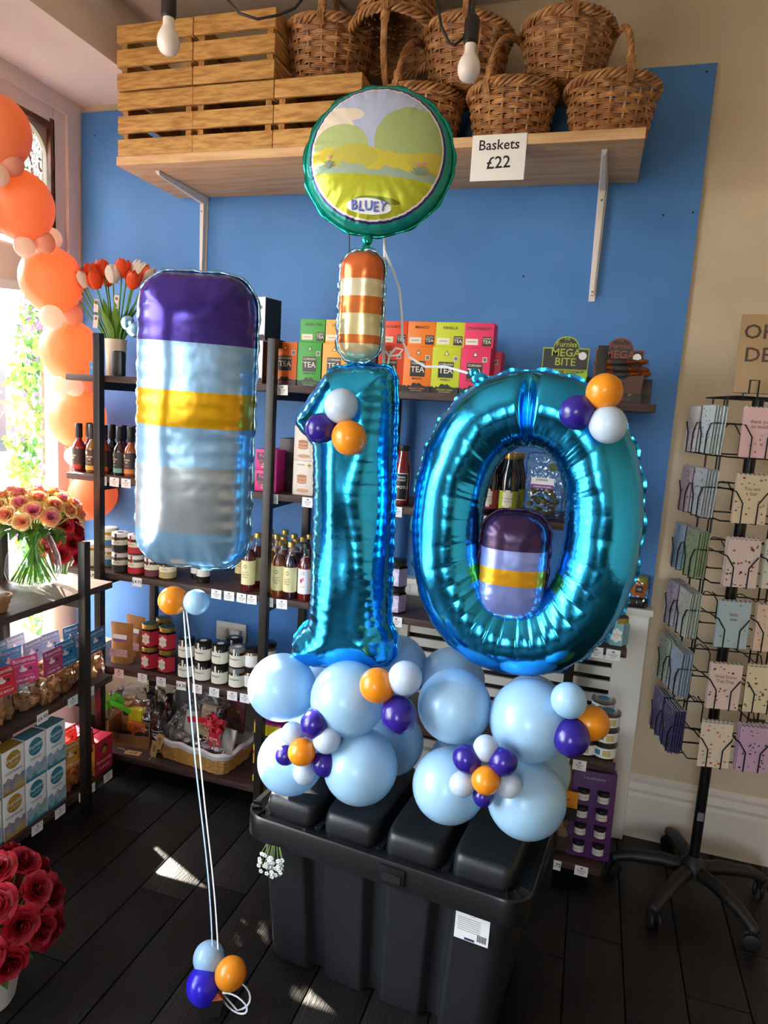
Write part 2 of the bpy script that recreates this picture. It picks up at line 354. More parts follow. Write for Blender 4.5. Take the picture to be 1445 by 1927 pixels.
m = MB(); leaf_cloud(m, (0, 0, .35), (.3, .55, .55), 1500, .08, [mat('leaf_dark_a', '#2f4d1e', .6), mat('leaf_dark_b', '#46662a', .6), mat('leaf_dark_c', '#23361a', .6)]); o = m.build('foliage', hb); o['kind'] = 'stuff'  # planter leaves in three dark greens
m = MB(); leaf_cloud(m, (.1, -.1, .3), (.3, .55, .5), 160, .08, [mat('crimson_petal', '#a3204a', .6, translucent=.3)]); o = m.build('blossom', hb); o['kind'] = 'stuff'
m = MB(); m.lathe([(.2, -.3), (.3, 0), (.32, 0), (.32, .03), (.28, .03)], mat('planter_brown', '#4d3524', .8)); m.build('bowl', hb)

# ------------------------------------------------------------------ shelf units
ZS = [.087, .468, .868, 1.262, 1.657]
def shelf_unit(label, x0, y0, rz, zs, top, L=1.085, dep=.33, inset=.172, backrail=False, rails=(0, 1)):
    """runs from local x=0..L, front edge at y=0, back at y=dep"""
    u = thing('shelf_unit', label, 'shelf', (x0, y0, 0), rz)
    for z in zs:
        b = MB(); b.rbox((L / 2, dep / 2, -.0125), (L, dep, .025), DARKW, .002); b.build('shelf_board', u, (0, 0, z))
    P = .03
    for xx in (inset, L - inset):
        for yy in (-P / 2 - .001, dep + P / 2 + .001):
            b = MB(); b.rbox((0, 0, top / 2), (P, P, top), STEEL, .0015); b.build('post', u, (xx, yy, 0))
        for z in zs:
            b = MB(); b.box((0, dep / 2, -.0405), (.026, dep + .002, .03), STEEL); b.build('cross_bar', u, (xx, 0, z))
        if rails[0 if xx == inset else 1]: b = MB(); b.box((0, dep / 2, top - .015), (.026, dep + .002, .028), STEEL); b.build('cross_bar', u, (xx, 0, 0))
    if backrail:
        b = MB(); b.box((L / 2, dep - .01, .045), (L, .016, .09), DARKW); b.build('back_rail', u, (0, 0, zs[-1]))
    return u
SFY = 2.255
shelf_unit('tall dark wood and steel shelf unit in the corner by the window', -2.03, SFY, 0, ZS, 1.815)
shelf_unit('tall dark wood and steel shelf unit behind the number balloons', -.915, SFY, 0, ZS, 1.825, dep=.30, backrail=True, rails=(0, 0))
LUX = -1.72
ZL = [.095, .492, .872]
shelf_unit('low dark wood and steel shelf unit standing under the window', LUX, 1.06, PI / 2, ZL, 1.06, L=1.085, dep=.34, rails=(0, 0))

# heater cover behind the right unit
hc = thing('radiator_cover', 'white slatted radiator cover against the back wall behind shelves', 'radiator cover', (-.25, WY - .001, 0))
for nm, c, s in (('end_panel', (.455, -.03, .45), (.11, .05, .9)), ('end_panel', (-.455, -.03, .45), (.11, .05, .9)), ('plinth', (0, -.03, .1), (.8, .05, .2)), ('rail', (0, -.03, .87), (.8, .05, .06)), ('top_board', (0, -.036, .912), (1.04, .065, .024)), ('backing', (0, -.008, .52), (.8, .01, .64))):
    b = MB(); b.rbox((0, 0, 0), s, PWHITE if nm != 'backing' else mat('dark_backing', '#1c1917', .9), .003); b.build(nm, hc, c)
for i in range(12):
    b = MB(); b.box((0, 0, 0), (.8, .012, .034), PWHITE); b.build('slat', hc, (0, -.035, .225 + i * .054))

# ------------------------------------------------------------------ top shelf, brackets, crates, baskets
TZ = 2.452; TX0, TX1, TY0 = -1.785, .053, 2.25
ts = MB(); ts.rbox(((TX0 + TX1) / 2, (TY0 + WY - .014) / 2, TZ - .0155), (TX1 - TX0, WY - .014 - TY0, .031), PINE, .002)
tag(ts.build('wall_shelf'), 'long pine wall shelf above the blue panel carrying crates and baskets', 'shelf')
for px, lab in ((384, 'white metal shelf bracket under the crates'), (1130, 'white metal shelf bracket under the baskets, right end')):
    x = onY(px, 400, WY - .02).x; z1 = TZ - .032
    t = thing('shelf_bracket', lab, 'bracket', (x, WY - .0125, z1), 0, 'brackets of the pine wall shelf')
    b = MB(); L = .40
    b.prism([(-.016, 0), (.016, 0), (.011, -L), (-.011, -L)], -.004, 0, BRKT); b.prism([(-.009, 0), (.009, 0), (.005, -L + .02), (-.005, -L + .02)], -.026, -.004, BRKT)
    b.disc(0, -.06, .004, GREY, -.0265, n=8); b.disc(0, -L + .03, .004, GREY, -.0265, n=8); b.build('wall_arm', t)
    b = MB(); b.add([(-.016, -.0, -.004), (.016, 0, -.004), (.008, -.33, -.004), (-.008, -.33, -.004), (-.016, 0, 0), (.016, 0, 0), (.008, -.33, 0), (-.008, -.33, 0), (-.009, -.02, -.03), (.009, -.02, -.03), (.004, -.32, -.012), (-.004, -.32, -.012)],
          [(0, 1, 2, 3), (4, 7, 6, 5), (0, 3, 7, 4), (1, 5, 6, 2), (3, 2, 6, 7), (8, 11, 10, 9), (0, 8, 9, 1), (1, 9, 10, 2), (2, 10, 11, 3), (3, 11, 8, 0)], BRKT); b.build('shelf_arm', t)
CW, CH, CD = .313, .222, .36
fs = MB(); fs.rbox((0, 0, 0), (CW, .012, .058), CRATE, .0015); fsm = fs.mesh('slat')
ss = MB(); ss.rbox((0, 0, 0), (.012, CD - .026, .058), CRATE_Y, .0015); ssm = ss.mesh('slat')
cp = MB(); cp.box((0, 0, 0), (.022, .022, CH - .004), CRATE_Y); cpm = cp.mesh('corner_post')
bb = MB(); bb.box((0, 0, 0), (CW - .03, .08, .01), CRATE); bbm = bb.mesh('bottom_board')
def crate(x, z, lab):
    t = thing('wooden_crate', lab, 'crate', (x + CW / 2, TY0 + .006 + CD / 2, z), 0, 'wooden crates on the wall shelf')
    for i in range(3):
        zz = .031 + i * .0795
        put('slat', fsm, t, (0, -CD / 2 + .006, zz)); put('slat', fsm, t, (0, CD / 2 - .006, zz))
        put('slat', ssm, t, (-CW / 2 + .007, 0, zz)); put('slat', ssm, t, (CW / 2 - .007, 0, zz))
        put('bottom_board', bbm, t, (0, -.11 + i * .11, .008))
    for a in (-1, 1):
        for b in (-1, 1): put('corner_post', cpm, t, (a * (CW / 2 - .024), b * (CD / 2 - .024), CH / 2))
crate(-1.783, TZ, 'slatted wooden crate at the bottom left of the crate stack'); crate(-1.469, TZ, 'slatted wooden crate in the bottom row, middle of the three')
crate(-1.153, TZ, 'slatted wooden crate in the bottom row half behind the round balloon')
crate(-1.787, TZ + CH + .002, 'slatted wooden crate on top of the stack at the far left'); crate(-1.470, TZ + CH + .002, 'slatted wooden crate on top of the stack beside the baskets')

def basket_meshes():
    Hb, rb, rt = .195, .108, .146; NS = 18
    rad = lambda z: rb + (rt - rb) * (z / Hb) ** .8
    wv = MB()
    for k in range(36):
        z = .006 + k * (Hb - .02) / 35; grp = (k // 3) % 2; R = rad(z); n = NS * 4; P = []
        for i in range(n):
            a = 2 * PI * i / n; off = (.0062 if k % 3 != 1 else .0068) * math.sin(a * NS / 2 + (PI if grp else 0)) + random.uniform(-.0007, .0007)
            P.append(((R + off) * math.cos(a), (R + off) * math.sin(a), z + random.uniform(-.0008, .0008)))
        wv.tube(P, .0029, WICK if random.random() < .4 else WICK2, 5, closed=True)
    sk = MB()
    for i in range(NS):
        a = 2 * PI * (i + .5) / NS; sk.tube([(rad(z) * math.cos(a), rad(z) * math.sin(a), z) for z in (0, .06, .12, .19)], .0042, WICK2, 6)
    bs = MB(); bs.lathe([(.001, .004), (rb - .002, .004), (rb - .002, .011), (.001, .011)], WICK, 24, cap=False)
    for k in range(7): bs.tube([((.015 + k * .014) * math.cos(2 * PI * i / 24), (.015 + k * .014) * math.sin(2 * PI * i / 24), .004) for i in range(24)], .004, WICK2, 4, closed=True)
    rm = MB()
    for q in range(4):
        P = []
        for i in range(120):
            a = 2 * PI * i / 120; ph = a * 11 + q * PI / 2
            P.append(((rt + .002 + .010 * math.cos(ph)) * math.cos(a), (rt + .002 + .010 * math.cos(ph)) * math.sin(a), Hb - .004 + .011 * math.sin(ph)))
        rm.tube(P, .0058, WICK2 if q % 2 else WICK, 5, closed=True)
    hd = MB()
    def arch(t): return Vector((0, -rt * math.cos(PI * t), Hb - .03 + .03 * math.sin(PI * t) ** .3 + .185 * math.sin(PI * t) ** .85))
    for q in range(5):
        P = []
        for i in range(61):
            t = i / 60; c = arch(t); d = (arch(min(t + .01, 1)) - arch(max(t - .01, 0))).normalized(); n1 = Vector((1, 0, 0)); n2 = d.cross(n1); ph = t * 30 + q * 2 * PI / 5
            P.append(c + (n1 * math.cos(ph) + n2 * math.sin(ph)) * .006)
        hd.tube(P, .0056, WICK2 if q % 2 else WICK, 5)
    for sgn in (-1, 1):
        for k in range(6): hd.tube([(.0125 * math.cos(2 * PI * i / 12), sgn * rt + .0125 * math.sin(2 * PI * i / 12), Hb + .018 + k * .005) for i in range(12)], .0028, WICK2, 4, closed=True)
        for k in range(4): hd.tube([(-.009 + k * .006, sgn * (rt + .012), Hb + .016), (-.012 + k * .006, sgn * (rt + .017), Hb - .006), (-.008 + k * .005, sgn * (rt + .006), Hb - .034)], .003, WICK2, 4)
    return wv.mesh('weave'), sk.mesh('stakes'), bs.mesh('base'), rm.mesh('rim'), hd.mesh('handle')
WV = basket_meshes()
def basket(loc, rot, lab, sc=1):
    t = thing('wicker_basket', lab, 'basket', loc, 0, 'brown wicker baskets on the wall shelf', rot)
    t.scale = (sc,) * 3
    for nm, me in zip(('weave', 'stakes', 'base', 'rim', 'handle'), WV):
        o = put(nm, me, t)
        if nm in ('weave', 'stakes'): o['kind'] = 'stuff'
basket((-.058, 2.45, TZ), (0, 0, .35), 'brown wicker basket at the right end of the wall shelf', .95)
basket((-.372, 2.44, TZ), (0, 0, -.45), 'brown wicker basket on the shelf just above the price sign', .95)
basket((-.695, 2.46, TZ), (0, 0, -.3), 'brown wicker basket on the shelf half hidden by the round balloon')
basket((-.215, 2.47, TZ + .2), (0, 0, .2), 'brown wicker basket on top of two others at the right, highest', .96)
basket((-.545, 2.47, TZ + .208), (0, 0, .15), 'brown wicker basket on top of others behind the right light bulb', .98)
basket((-1.04, 2.45, TZ + CH + .004), (0, 0, .2), 'brown wicker basket standing on a crate beside the crate stack', 1.04)
basket((-.80, 2.48, TZ + .565), (PI - .28, 0, .1), 'brown wicker basket turned upside down on top, handle hanging down', 1.0)
b = MB(); q = onY(937, 296, TY0 - .004)
t = thing('price_sign', 'white handwritten paper sign reading Baskets £22 on the pine shelf', 'sign', (q.x, TY0 - .001, q.z))
b = MB(); b.box((0, -.0008, 0), (.168, .0015, .135), WHITE); b.build('paper', t)
b = MB(); b.text('Baskets', .042, BLACK, 0, .036, -.002); b.text('£22', .05, BLACK, .002, -.016, -.002, rot=.04); b.build('lettering', t)

# ------------------------------------------------------------------ balloons
def latex(name, col, tr=.12, rough=.3): return mat(name, col, rough, coat=.25, translucent=tr)
B_SKY = latex('balloon_sky', '#a9d4f2', .15); B_PALE = latex('balloon_pale', '#c6d9ec', .15)
B_NAVY = latex('balloon_navy', '#2b1a86', .04, .25); B_ORANGE = latex('balloon_orange', '#f79a1c', .15)
B_PEACH = latex('balloon_peach', '#ffb07c', .55, .35); B_BLUSH = latex('balloon_blush', '#fbc7ab', .5, .35); B_CREAM = latex('balloon_cream', '#fdeedd', .5, .35)
def balloon_mesh():
    b = MB(); pr = []
    for i in range(25):
        a = PI * i / 24; z = -math.cos(a); r = math.sin(a)
        if z < 0: r *= 1 - .10 * z * z; z *= 1.08
        pr.append((max(r, .0005), z))
    return pr
BPR = balloon_mesh(); _bm = {}
def balloon(px, py, rpx, Y, mt, lab, grp, tilt=(0, 0, 0), P=None, r=None, sq=1.0):
    P = P or onY(px, py, Y); r = r or rpx * depth(P) / F
    if mt not in _bm:
        b = MB(); b.lathe(BPR, mt, 36, cap=False); k = MB(); k.lathe([(.001, -1.2), (.085, -1.18), (.03, -1.1), (.06, -1.05)], mt, 10); _bm[mt] = (b.mesh('skin', 0), k.mesh('knot'))
    t = thing('balloon', lab, 'balloon', P, 0, grp, rot=tilt); t.scale = (r, r, r * sq)
    put('skin', _bm[mt][0], t); put('knot', _bm[mt][1], t); return t
BK = 'light blue balloons of the base stack'
UP = (PI, 0, 0)
def toward(v):  # rotation that points the knot (-z) along v
    return Vector(v).to_track_quat('-Z', 'Y').to_euler()
for px, py, r, Y, lab in (
    (530, 1293, 63, 1.62, 'large light blue balloon at the upper left end of the base stack'),
    (655, 1315, 71, 1.60, 'large light blue balloon under the foil number one, beside an orange balloon'),
    (855, 1328, 69, 1.62, 'large light blue balloon in the upper row, left below the foil zero'),
    (998, 1355, 77, 1.62, 'large light blue balloon in the upper row at the right end'),
    (547, 1432, 62, 1.63, 'large light blue balloon at the lower left, behind a balloon flower'),
    (678, 1442, 70, 1.58, 'large light blue balloon in the lower row, second from the left'),
    (845, 1478, 69, 1.59, 'large light blue balloon in the lower row, left of the right balloon flower'),
    (990, 1502, 74, 1.58, 'large light blue balloon at the lower right, nearest the bin corner'),
    (745, 1255, 60, 1.82, 'large light blue balloon in the back row, right behind the foil number one'),
    (735, 1395, 62, 1.80, 'large light blue balloon in the back row between the two lower pairs'),
    (850, 1280, 62, 1.84, 'large light blue balloon in the back row, hidden below the foil zero'),
    (1000, 1330, 60, 1.84, 'large light blue balloon in the back row at the right, mostly hidden'),
    (600, 1300, 60, 1.82, 'large light blue balloon in the back row at the left, mostly hidden'),
    (600, 1425, 62, 1.82, 'large light blue balloon low in the back row at the left, mostly hidden'),
    (870, 1440, 62, 1.82, 'large light blue balloon low in the back row near the middle'),
    (1010, 1450, 62, 1.82, 'large light blue balloon low in the back row at the right')):
    P = onY(px, py, Y); c = Vector((-.6 if px < 760 else -.17, 1.72, .75))
    rr = r * depth(P) / F
    if Y > 1.7: P.z = max(P.z, .512 + rr)
    balloon(px, py, r, Y, B_SKY, lab, BK, toward(c - P), P=P, r=rr)
SM = 'small decoration balloons on the display'
N1 = 'navy'; COLS = {'n': (B_NAVY, 'navy blue'), 'o': (B_ORANGE, 'orange'), 'w': (B_PALE, 'pale blue'), 's': (B_SKY, 'sky blue')}
def cluster(c, Y, items, where, grp):
    C0 = onY(c[0], c[1], Y + .03)
    for k, px, py, r, dy, what in items:
        P = onY(px, py, Y + dy); balloon(px, py, r, Y + dy, COLS[k][0], 'small %s balloon %s %s' % (COLS[k][1], what, where), grp, toward((C0 - P) if (C0 - P).length > .01 else (0, 1, 0)), sq=1.06)
cluster((575, 1410), 1.515, [('o', 568, 1415, 26, -.02, 'at the centre of'), ('n', 592, 1362, 27, 0, 'at the top of'), ('w', 615, 1392, 26, 0, 'at the right of'), ('w', 551, 1381, 22, .01, 'at the upper left of'), ('n', 538, 1421, 19, .01, 'at the left of'), ('n', 610, 1437, 24, .005, 'at the lower right of'), ('w', 573, 1453, 22, .005, 'at the bottom of')], 'the left balloon flower', 'left balloon flower')
cluster((910, 1455), 1.485, [('o', 914, 1468, 27, -.02, 'at the centre of'), ('n', 879, 1428, 27, 0, 'at the upper left of'), ('n', 947, 1433, 27, 0, 'at the upper right of'), ('w', 914, 1408, 24, .01, 'at the top of'), ('w', 870, 1475, 24, .005, 'at the left of'), ('w', 956, 1477, 24, .005, 'at the right of'), ('n', 909, 1497, 20, .01, 'at the bottom of')], 'the right balloon flower', 'right balloon flower')
cluster((735, 1305), 1.52, [('o', 710, 1290, 33, -.01, 'in'), ('w', 762, 1276, 32, 0, 'in'), ('n', 750, 1345, 34, -.01, 'in')], 'the trio below the foil number one', 'trio below the number one')
cluster((1088, 1355), 1.56, [('s', 1070, 1318, 33, 0, 'in'), ('n', 1075, 1388, 34, 0, 'in'), ('o', 1112, 1360, 33, .045, 'in')], 'the trio at the right end of the base', 'trio at the right end')
cluster((632, 796), 1.545, [('w', 642, 764, 32, 0, 'in'), ('n', 604, 806, 29, .0, 'in'), ('o', 657, 824, 33, -.01, 'in')], 'the trio on the foil number one', 'trio on the number one')
cluster((1125, 768), 1.52, [('o', 1137, 738, 34, 0, 'in'), ('n', 1087, 776, 33, 0, 'in'), ('w', 1144, 799, 35, -.01, 'in')], 'the trio on the foil zero', 'trio on the zero')
cluster((350, 1128), 1.49, [('o', 326, 1130, 27, -.01, 'in'), ('s', 369, 1133, 24, .0, 'in')], 'the pair hanging under the large foil balloon', 'pair under the foil balloon')
# floor weight
wp = onZ(400, 1897, 0)
balloon(393, 1803, 29, 1.43, B_SKY, 'small sky blue balloon at the back of the floor weight trio', 'floor weight trio', (.2, -.2, 0), sq=1.06)
balloon(382, 1855, 31, 1.39, latex('balloon_royal', '#2a1fd0', .1, .25), 'small royal blue balloon at the left of the floor weight trio', 'floor weight trio', (-.3, -.4, 0), sq=1.08)
balloon(434, 1832, 29, 1.41, B_ORANGE, 'small orange balloon at the right of the floor weight trio', 'floor weight trio', (.1, .5, 0), sq=1.08)
t = thing('balloon_weight', 'dark folded card balloon weight standing on the black floor', 'weight', (wp.x + .005, wp.y - .01, .001), .5)
m = MB(); m.box((0, 0, .028), (.055, .055, .056), mat('weight_card', '#2a2524', .5), taper=.7); m.build('body', t)
m = MB(); m.add([(-.027, -.027, .0562), (.027, -.027, .0562), (0, 0, .075), (-.027, .027, .0562), (.027, .027, .0562)], [(0, 1, 2), (1, 4, 2), (4, 3, 2), (3, 0, 2)], mat('weight_top', '#c8643a', .5)); m.build('tissue', t)
RIB = mat('ribbon_blue', '#bcd9f0', .25); RIBW = mat('ribbon_white', '#eef2f4', .25)
bt = onY(340, 1150, 1.49)
for q, (lab, dx, mt) in enumerate((('left strand of pale blue ribbon from floor weight to large foil balloon', -.006, RIB), ('right strand of pale blue ribbon from floor weight to large foil balloon', .006, RIBW))):
    A = Vector((wp.x + dx, wp.y + .01, .075)); Bv = Vector((bt.x + dx * .5, bt.y + .01, bt.z)); P = []
    for i in range(25):
        s = i / 24; p = A.lerp(Bv, s); p.x += dx * .6 * math.sin(PI * s) * (1 + .6 * math.sin(5 * s)) + .012 * math.sin(PI * s); p.y += .01 * math.sin(7 * s + q); P.append(p)
    m = MB(); m.ribbon(P, .0038, mt); tag(m.build('ribbon'), lab, 'ribbon', 'balloon ribbons')
P = [(wp.x + .02, wp.y, .06)]
for i in range(1, 30):
    a = i / 29 * 2 * PI * 1.6; P.append((wp.x + .055 + .045 * math.sin(a) + .01 * i / 29, wp.y + .0 + .02 * math.sin(a * .5), .04 - .035 * math.cos(a) + .008))
m = MB(); m.ribbon(P, .005, RIBW); tag(m.build('ribbon'), 'curled white ribbon end beside the floor weight balloons', 'ribbon')

# foil shapes -------------------------------------------------------
def resample(pts, step):
    P = [Vector(p).to_2d() if len(p) > 2 else Vector(p) for p in pts]; out = []
    for i, p in enumerate(P):
        q = P[(i + 1) % len(P)]; n = max(1, round((q - p).length / step))
        out += [p.lerp(q, k / n) for k in range(n)]
    return out
def smooth_loop(P, it=3):
    for _ in range(it): P = [(P[i - 1] + P[i] * 2 + P[(i + 1) % len(P)]) / 4 for i in range(len(P))]
    return P
def foil_mesh(name, outline, R, dep, mt, step=.008, lam=.012, amp=.0035, fin=.006, smooth=3, finmat=None, seed=0, lump=.004):
    rnd = random.Random(seed)
    Bd = smooth_loop(resample(outline, step), smooth); n = len(Bd)
    A = np.array([tuple(p) for p in Bd]); A2 = np.roll(A, -1, 0); seg = A2 - A; ln = np.hypot(*seg.T); arc = np.concatenate([[0], np.cumsum(ln)[:-1]])
    mn, mx = A.min(0), A.max(0); g = []
    yy = mn[1] + step / 2; row = 0
    while yy < mx[1]:
        xx = mn[0] + (step / 2 if row % 2 else 0)
        while xx < mx[0]: g.append((xx, yy)); xx += step
        yy += step * .87; row += 1
    G = np.array(g)
    def dist(Q):
        d = np.full(len(Q), 9.); s = np.zeros(len(Q))
        for i in range(n):
            t = np.clip(((Q - A[i]) @ seg[i]) / (ln[i] ** 2 + 1e-12), 0, 1); pr = A[i] + t[:, None] * seg[i]; dd = np.hypot(*(Q - pr).T)
            w = dd < d; d[w] = dd[w]; s[w] = arc[i] + t[w] * ln[i]
        return d, s
    ins = np.zeros(len(G), bool)
    for i in range(n):
        a, b = A[i], A2[i]; c = ((a[1] > G[:, 1]) != (b[1] > G[:, 1])) & (G[:, 0] < (b[0] - a[0]) * (G[:, 1] - a[1]) / (b[1] - a[1] + 1e-12) + a[0]); ins ^= c
    G = G[ins]; d, _ = dist(G); G = G[d > step * .6]
    V2 = [Vector(p) for p in A] + [Vector(p) for p in G]
    r = delaunay_2d_cdt(V2, [(i, (i + 1) % n) for i in range(n)], [], 1, 1e-6)
    ov, of = r[0], r[2]; Q = np.array([tuple(v) for v in ov]); d, s = dist(Q); d[d < 1e-5] = 0
    u = np.clip(d / R, 0, 1); h = dep * np.sqrt(np.maximum(0, 1 - (1 - u) ** 2))
    ph = np.sin(2 * np.pi * s / lam) * .6 + np.sin(2 * np.pi * s / (lam * 2.37) + 1.3) * .5 + np.sin(2 * np.pi * s / (lam * .61) + 2.) * .3
    h = h + ph * amp * np.exp(-d / (R * .3)) * np.clip(d / (R * .06), 0, 1)
    h = h + lump * np.array([noise.noise((q[0] * 9, q[1] * 5, seed)) for q in Q]) * np.clip(d / (R * .4), 0, 1)
    bnd = d == 0; N = len(Q); mb = MB(); V = [(q[0], -hh if not b else 0, q[1]) for q, hh, b in zip(Q, h, bnd)]; idx = list(range(N)); bi = {}
    for i in range(N):
        if bnd[i]: bi[i] = i
        else: bi[i] = len(V); V.append((Q[i][0], h[i], Q[i][1]))
    FF = []
    for f in of:
        a = sum((Q[f[i]][0] * Q[f[(i + 1) % len(f)]][1] - Q[f[(i + 1) % len(f)]][0] * Q[f[i]][1]) for i in range(len(f)))
        f = tuple(f) if a > 0 else tuple(f)[::-1]
        FF.append(f); FF.append(tuple(bi[i] for i in f)[::-1])
    mb.add(V, FF, mt, True)
    # seam fin, slightly scalloped
    Vf = []; Ff = []
    ori = sum(A[i][0] * A2[i][1] - A2[i][0] * A[i][1] for i in range(n)); sg = 1 if ori > 0 else -1
    for i in range(n):
        tg = A[(i + 1) % n] - A[i - 1]; nn = np.array([tg[1], -tg[0]]) * sg; nn = nn / (np.hypot(*nn) + 1e-9)
        wv = .0018 * math.sin(arc[i] * 2 * PI / (lam * 2.2)); e = A[i] + nn * fin * (1 + .3 * math.sin(arc[i] * 2 * PI / (lam * 4)))
        i0 = A[i] - nn * .001
        Vf += [(i0[0], -.0006, i0[1]), (e[0], wv - .0004, e[1]), (e[0], wv + .0004, e[1]), (i0[0], .0006, i0[1])]
    for i in range(n):
        j = (i + 1) % n
        for k in range(4): Ff.append((i * 4 + k, j * 4 + k, j * 4 + (k + 1) % 4, i * 4 + (k + 1) % 4))
    fb = MB(); fb.add(Vf, Ff, finmat or mt, True)
    return mb.mesh(name, 0), fb.mesh('seam', 0)
def foilmat(name, col, rough=.16, bump=.35, bs=9):
    m = mat(name, col, rough, metal=1, bump=bump, bscale=bs); return m
BFOIL = foilmat('blue_foil', '#35bbff', .17, .22, 10)
def px_outline(pts, Y):
    q = [onY(a, b, Y) for a, b in pts]; return [(p.x, p.z) for p in q]
O1 = px_outline([(622, 697), (640, 690), (690, 686), (733, 690), (745, 702), (747, 760), (744, 850), (741, 950), (737, 1050), (734, 1150), (735, 1176), (745, 1190), (744, 1238), (728, 1250), (640, 1254), (566, 1248), (553, 1236), (555, 1196), (570, 1178), (586, 1164), (590, 1100), (592, 1000), (594, 900), (594, 836), (578, 820), (562, 800), (563, 780), (590, 742)], 1.70)
cx = sum(p[0] for p in O1) / len(O1); cz = min(p[1] for p in O1)
fm, sm_ = foil_mesh('body', [(a - cx, b - cz) for a, b in O1], .098, .098, BFOIL, .0075, seed=1, amp=.005, lump=.016)
t = thing('number_one_balloon', 'tall shiny blue foil balloon shaped as the number one', 'balloon', (cx, 1.70, cz)); put('body', fm, t); put('seam', sm_, t)
m = MB(); m.ell((-.072, 0, .735), (.02, .006, .018), BFOIL); m.ell((-.088, .0, .755), (.012, .004, .012), BFOIL); m.build('filling_tab', t)
# zero: puffed ring
zc = onY(983, 990, 1.69); A0, B0, Wd = .278, .378, .176
m = MB(); NT, NSS = 340, 40; V = []; FF = []
def zp(th, ph):
    e = 2 / 2.25; c, s = math.cos(th), math.sin(th)
    ux = math.copysign(abs(c) ** e, c); uz = math.copysign(abs(s) ** e, s)
    ao, bo, ai, bi_ = A0, B0, .098, .195
    xo, zo, xi, zi = ao * ux, bo * uz, ai * ux, bi_ * uz
    xm, zm = (xo + xi) / 2, (zo + zi) / 2; hx, hz = (xo - xi) / 2, (zo - zi) / 2
    k = math.cos(ph)                                   # +1 outer seam, -1 inner seam
    y = -.1 * math.sin(ph)
    inn = max(0, -k) ** 2.2; out = max(0, k) ** 5
    cr = abs(math.sin(th * 17 + .4)) ** .22                  # panels pinched by creases round the hole
    fine = math.sin(th * 150) * .5 + math.sin(th * 97 + 1) * .5
    sc = 1 + inn * (cr - .85) * .035 + out * (.012 * math.sin(th * 26)) + (inn * .012 + out * .012) * fine
    fold = math.exp(-((th - PI / 2 - .03) / .045) ** 2)  # pinched fold at the top
    y *= (1 - .55 * fold * (.3 + .7 * abs(math.sin(ph)))) * (1 - .04 * inn * fine)
    y *= 1 + (.03 + .09 * max(0, -math.sin(th)) ** 1.5) * (cr - 1) * min(1, max(0, .4 - k) / .9)
    kk = k * sc
    lump = 1 + .03 * noise.noise((th * 3, ph * 1.5, 3))
    return (xm + hx * kk, y * lump, zm + hz * kk)
for i in range(NT):
    for j in range(NSS): V.append(zp(2 * PI * i / NT, 2 * PI * j / NSS))
for i in range(NT):
    for j in range(NSS): FF.append((i * NSS + j, i * NSS + (j + 1) % NSS, ((i + 1) % NT) * NSS + (j + 1) % NSS, ((i + 1) % NT) * NSS + j))
m.add(V, FF, BFOIL, True)
t = thing('number_zero_balloon', 'big shiny blue foil balloon shaped as the number zero', 'balloon', (zc.x, 1.69, zc.z)); m.build('body', t, sharp=0)
for nm, k, wd in (('outer_seam', 1.0, .005),):
    s = MB(); P = []
    V = []; FF = []
    for i in range(NT):
        th = 2 * PI * i / NT; a = Vector(zp(th, 0)); nn = Vector((a.x / A0 ** 2, 0, a.z / B0 ** 2)).normalized(); e = a + nn * wd * (1 + .5 * math.sin(th * 26)); wv = .0015 * math.sin(th * 60)
        V += [(a.x - nn.x * .002, -.0006, a.z - nn.z * .002), (e.x, wv - .0004, e.z), (e.x, wv + .0004, e.z), (a.x - nn.x * .002, .0006, a.z - nn.z * .002)]
    for i in range(NT):
        j = (i + 1) % NT
        for q in range(4): FF.append((i * 4 + q, j * 4 + q, j * 4 + (q + 1) % 4, i * 4 + (q + 1) % 4))
    s.add(V, FF, BFOIL, True); s.build(nm, t)
m = MB(); m.ell((-.135, 0, .352), (.022, .006, .016), BFOIL); m.ell((-.15, 0, .366), (.013, .004, .012), BFOIL); m.build('filling_tab', t)
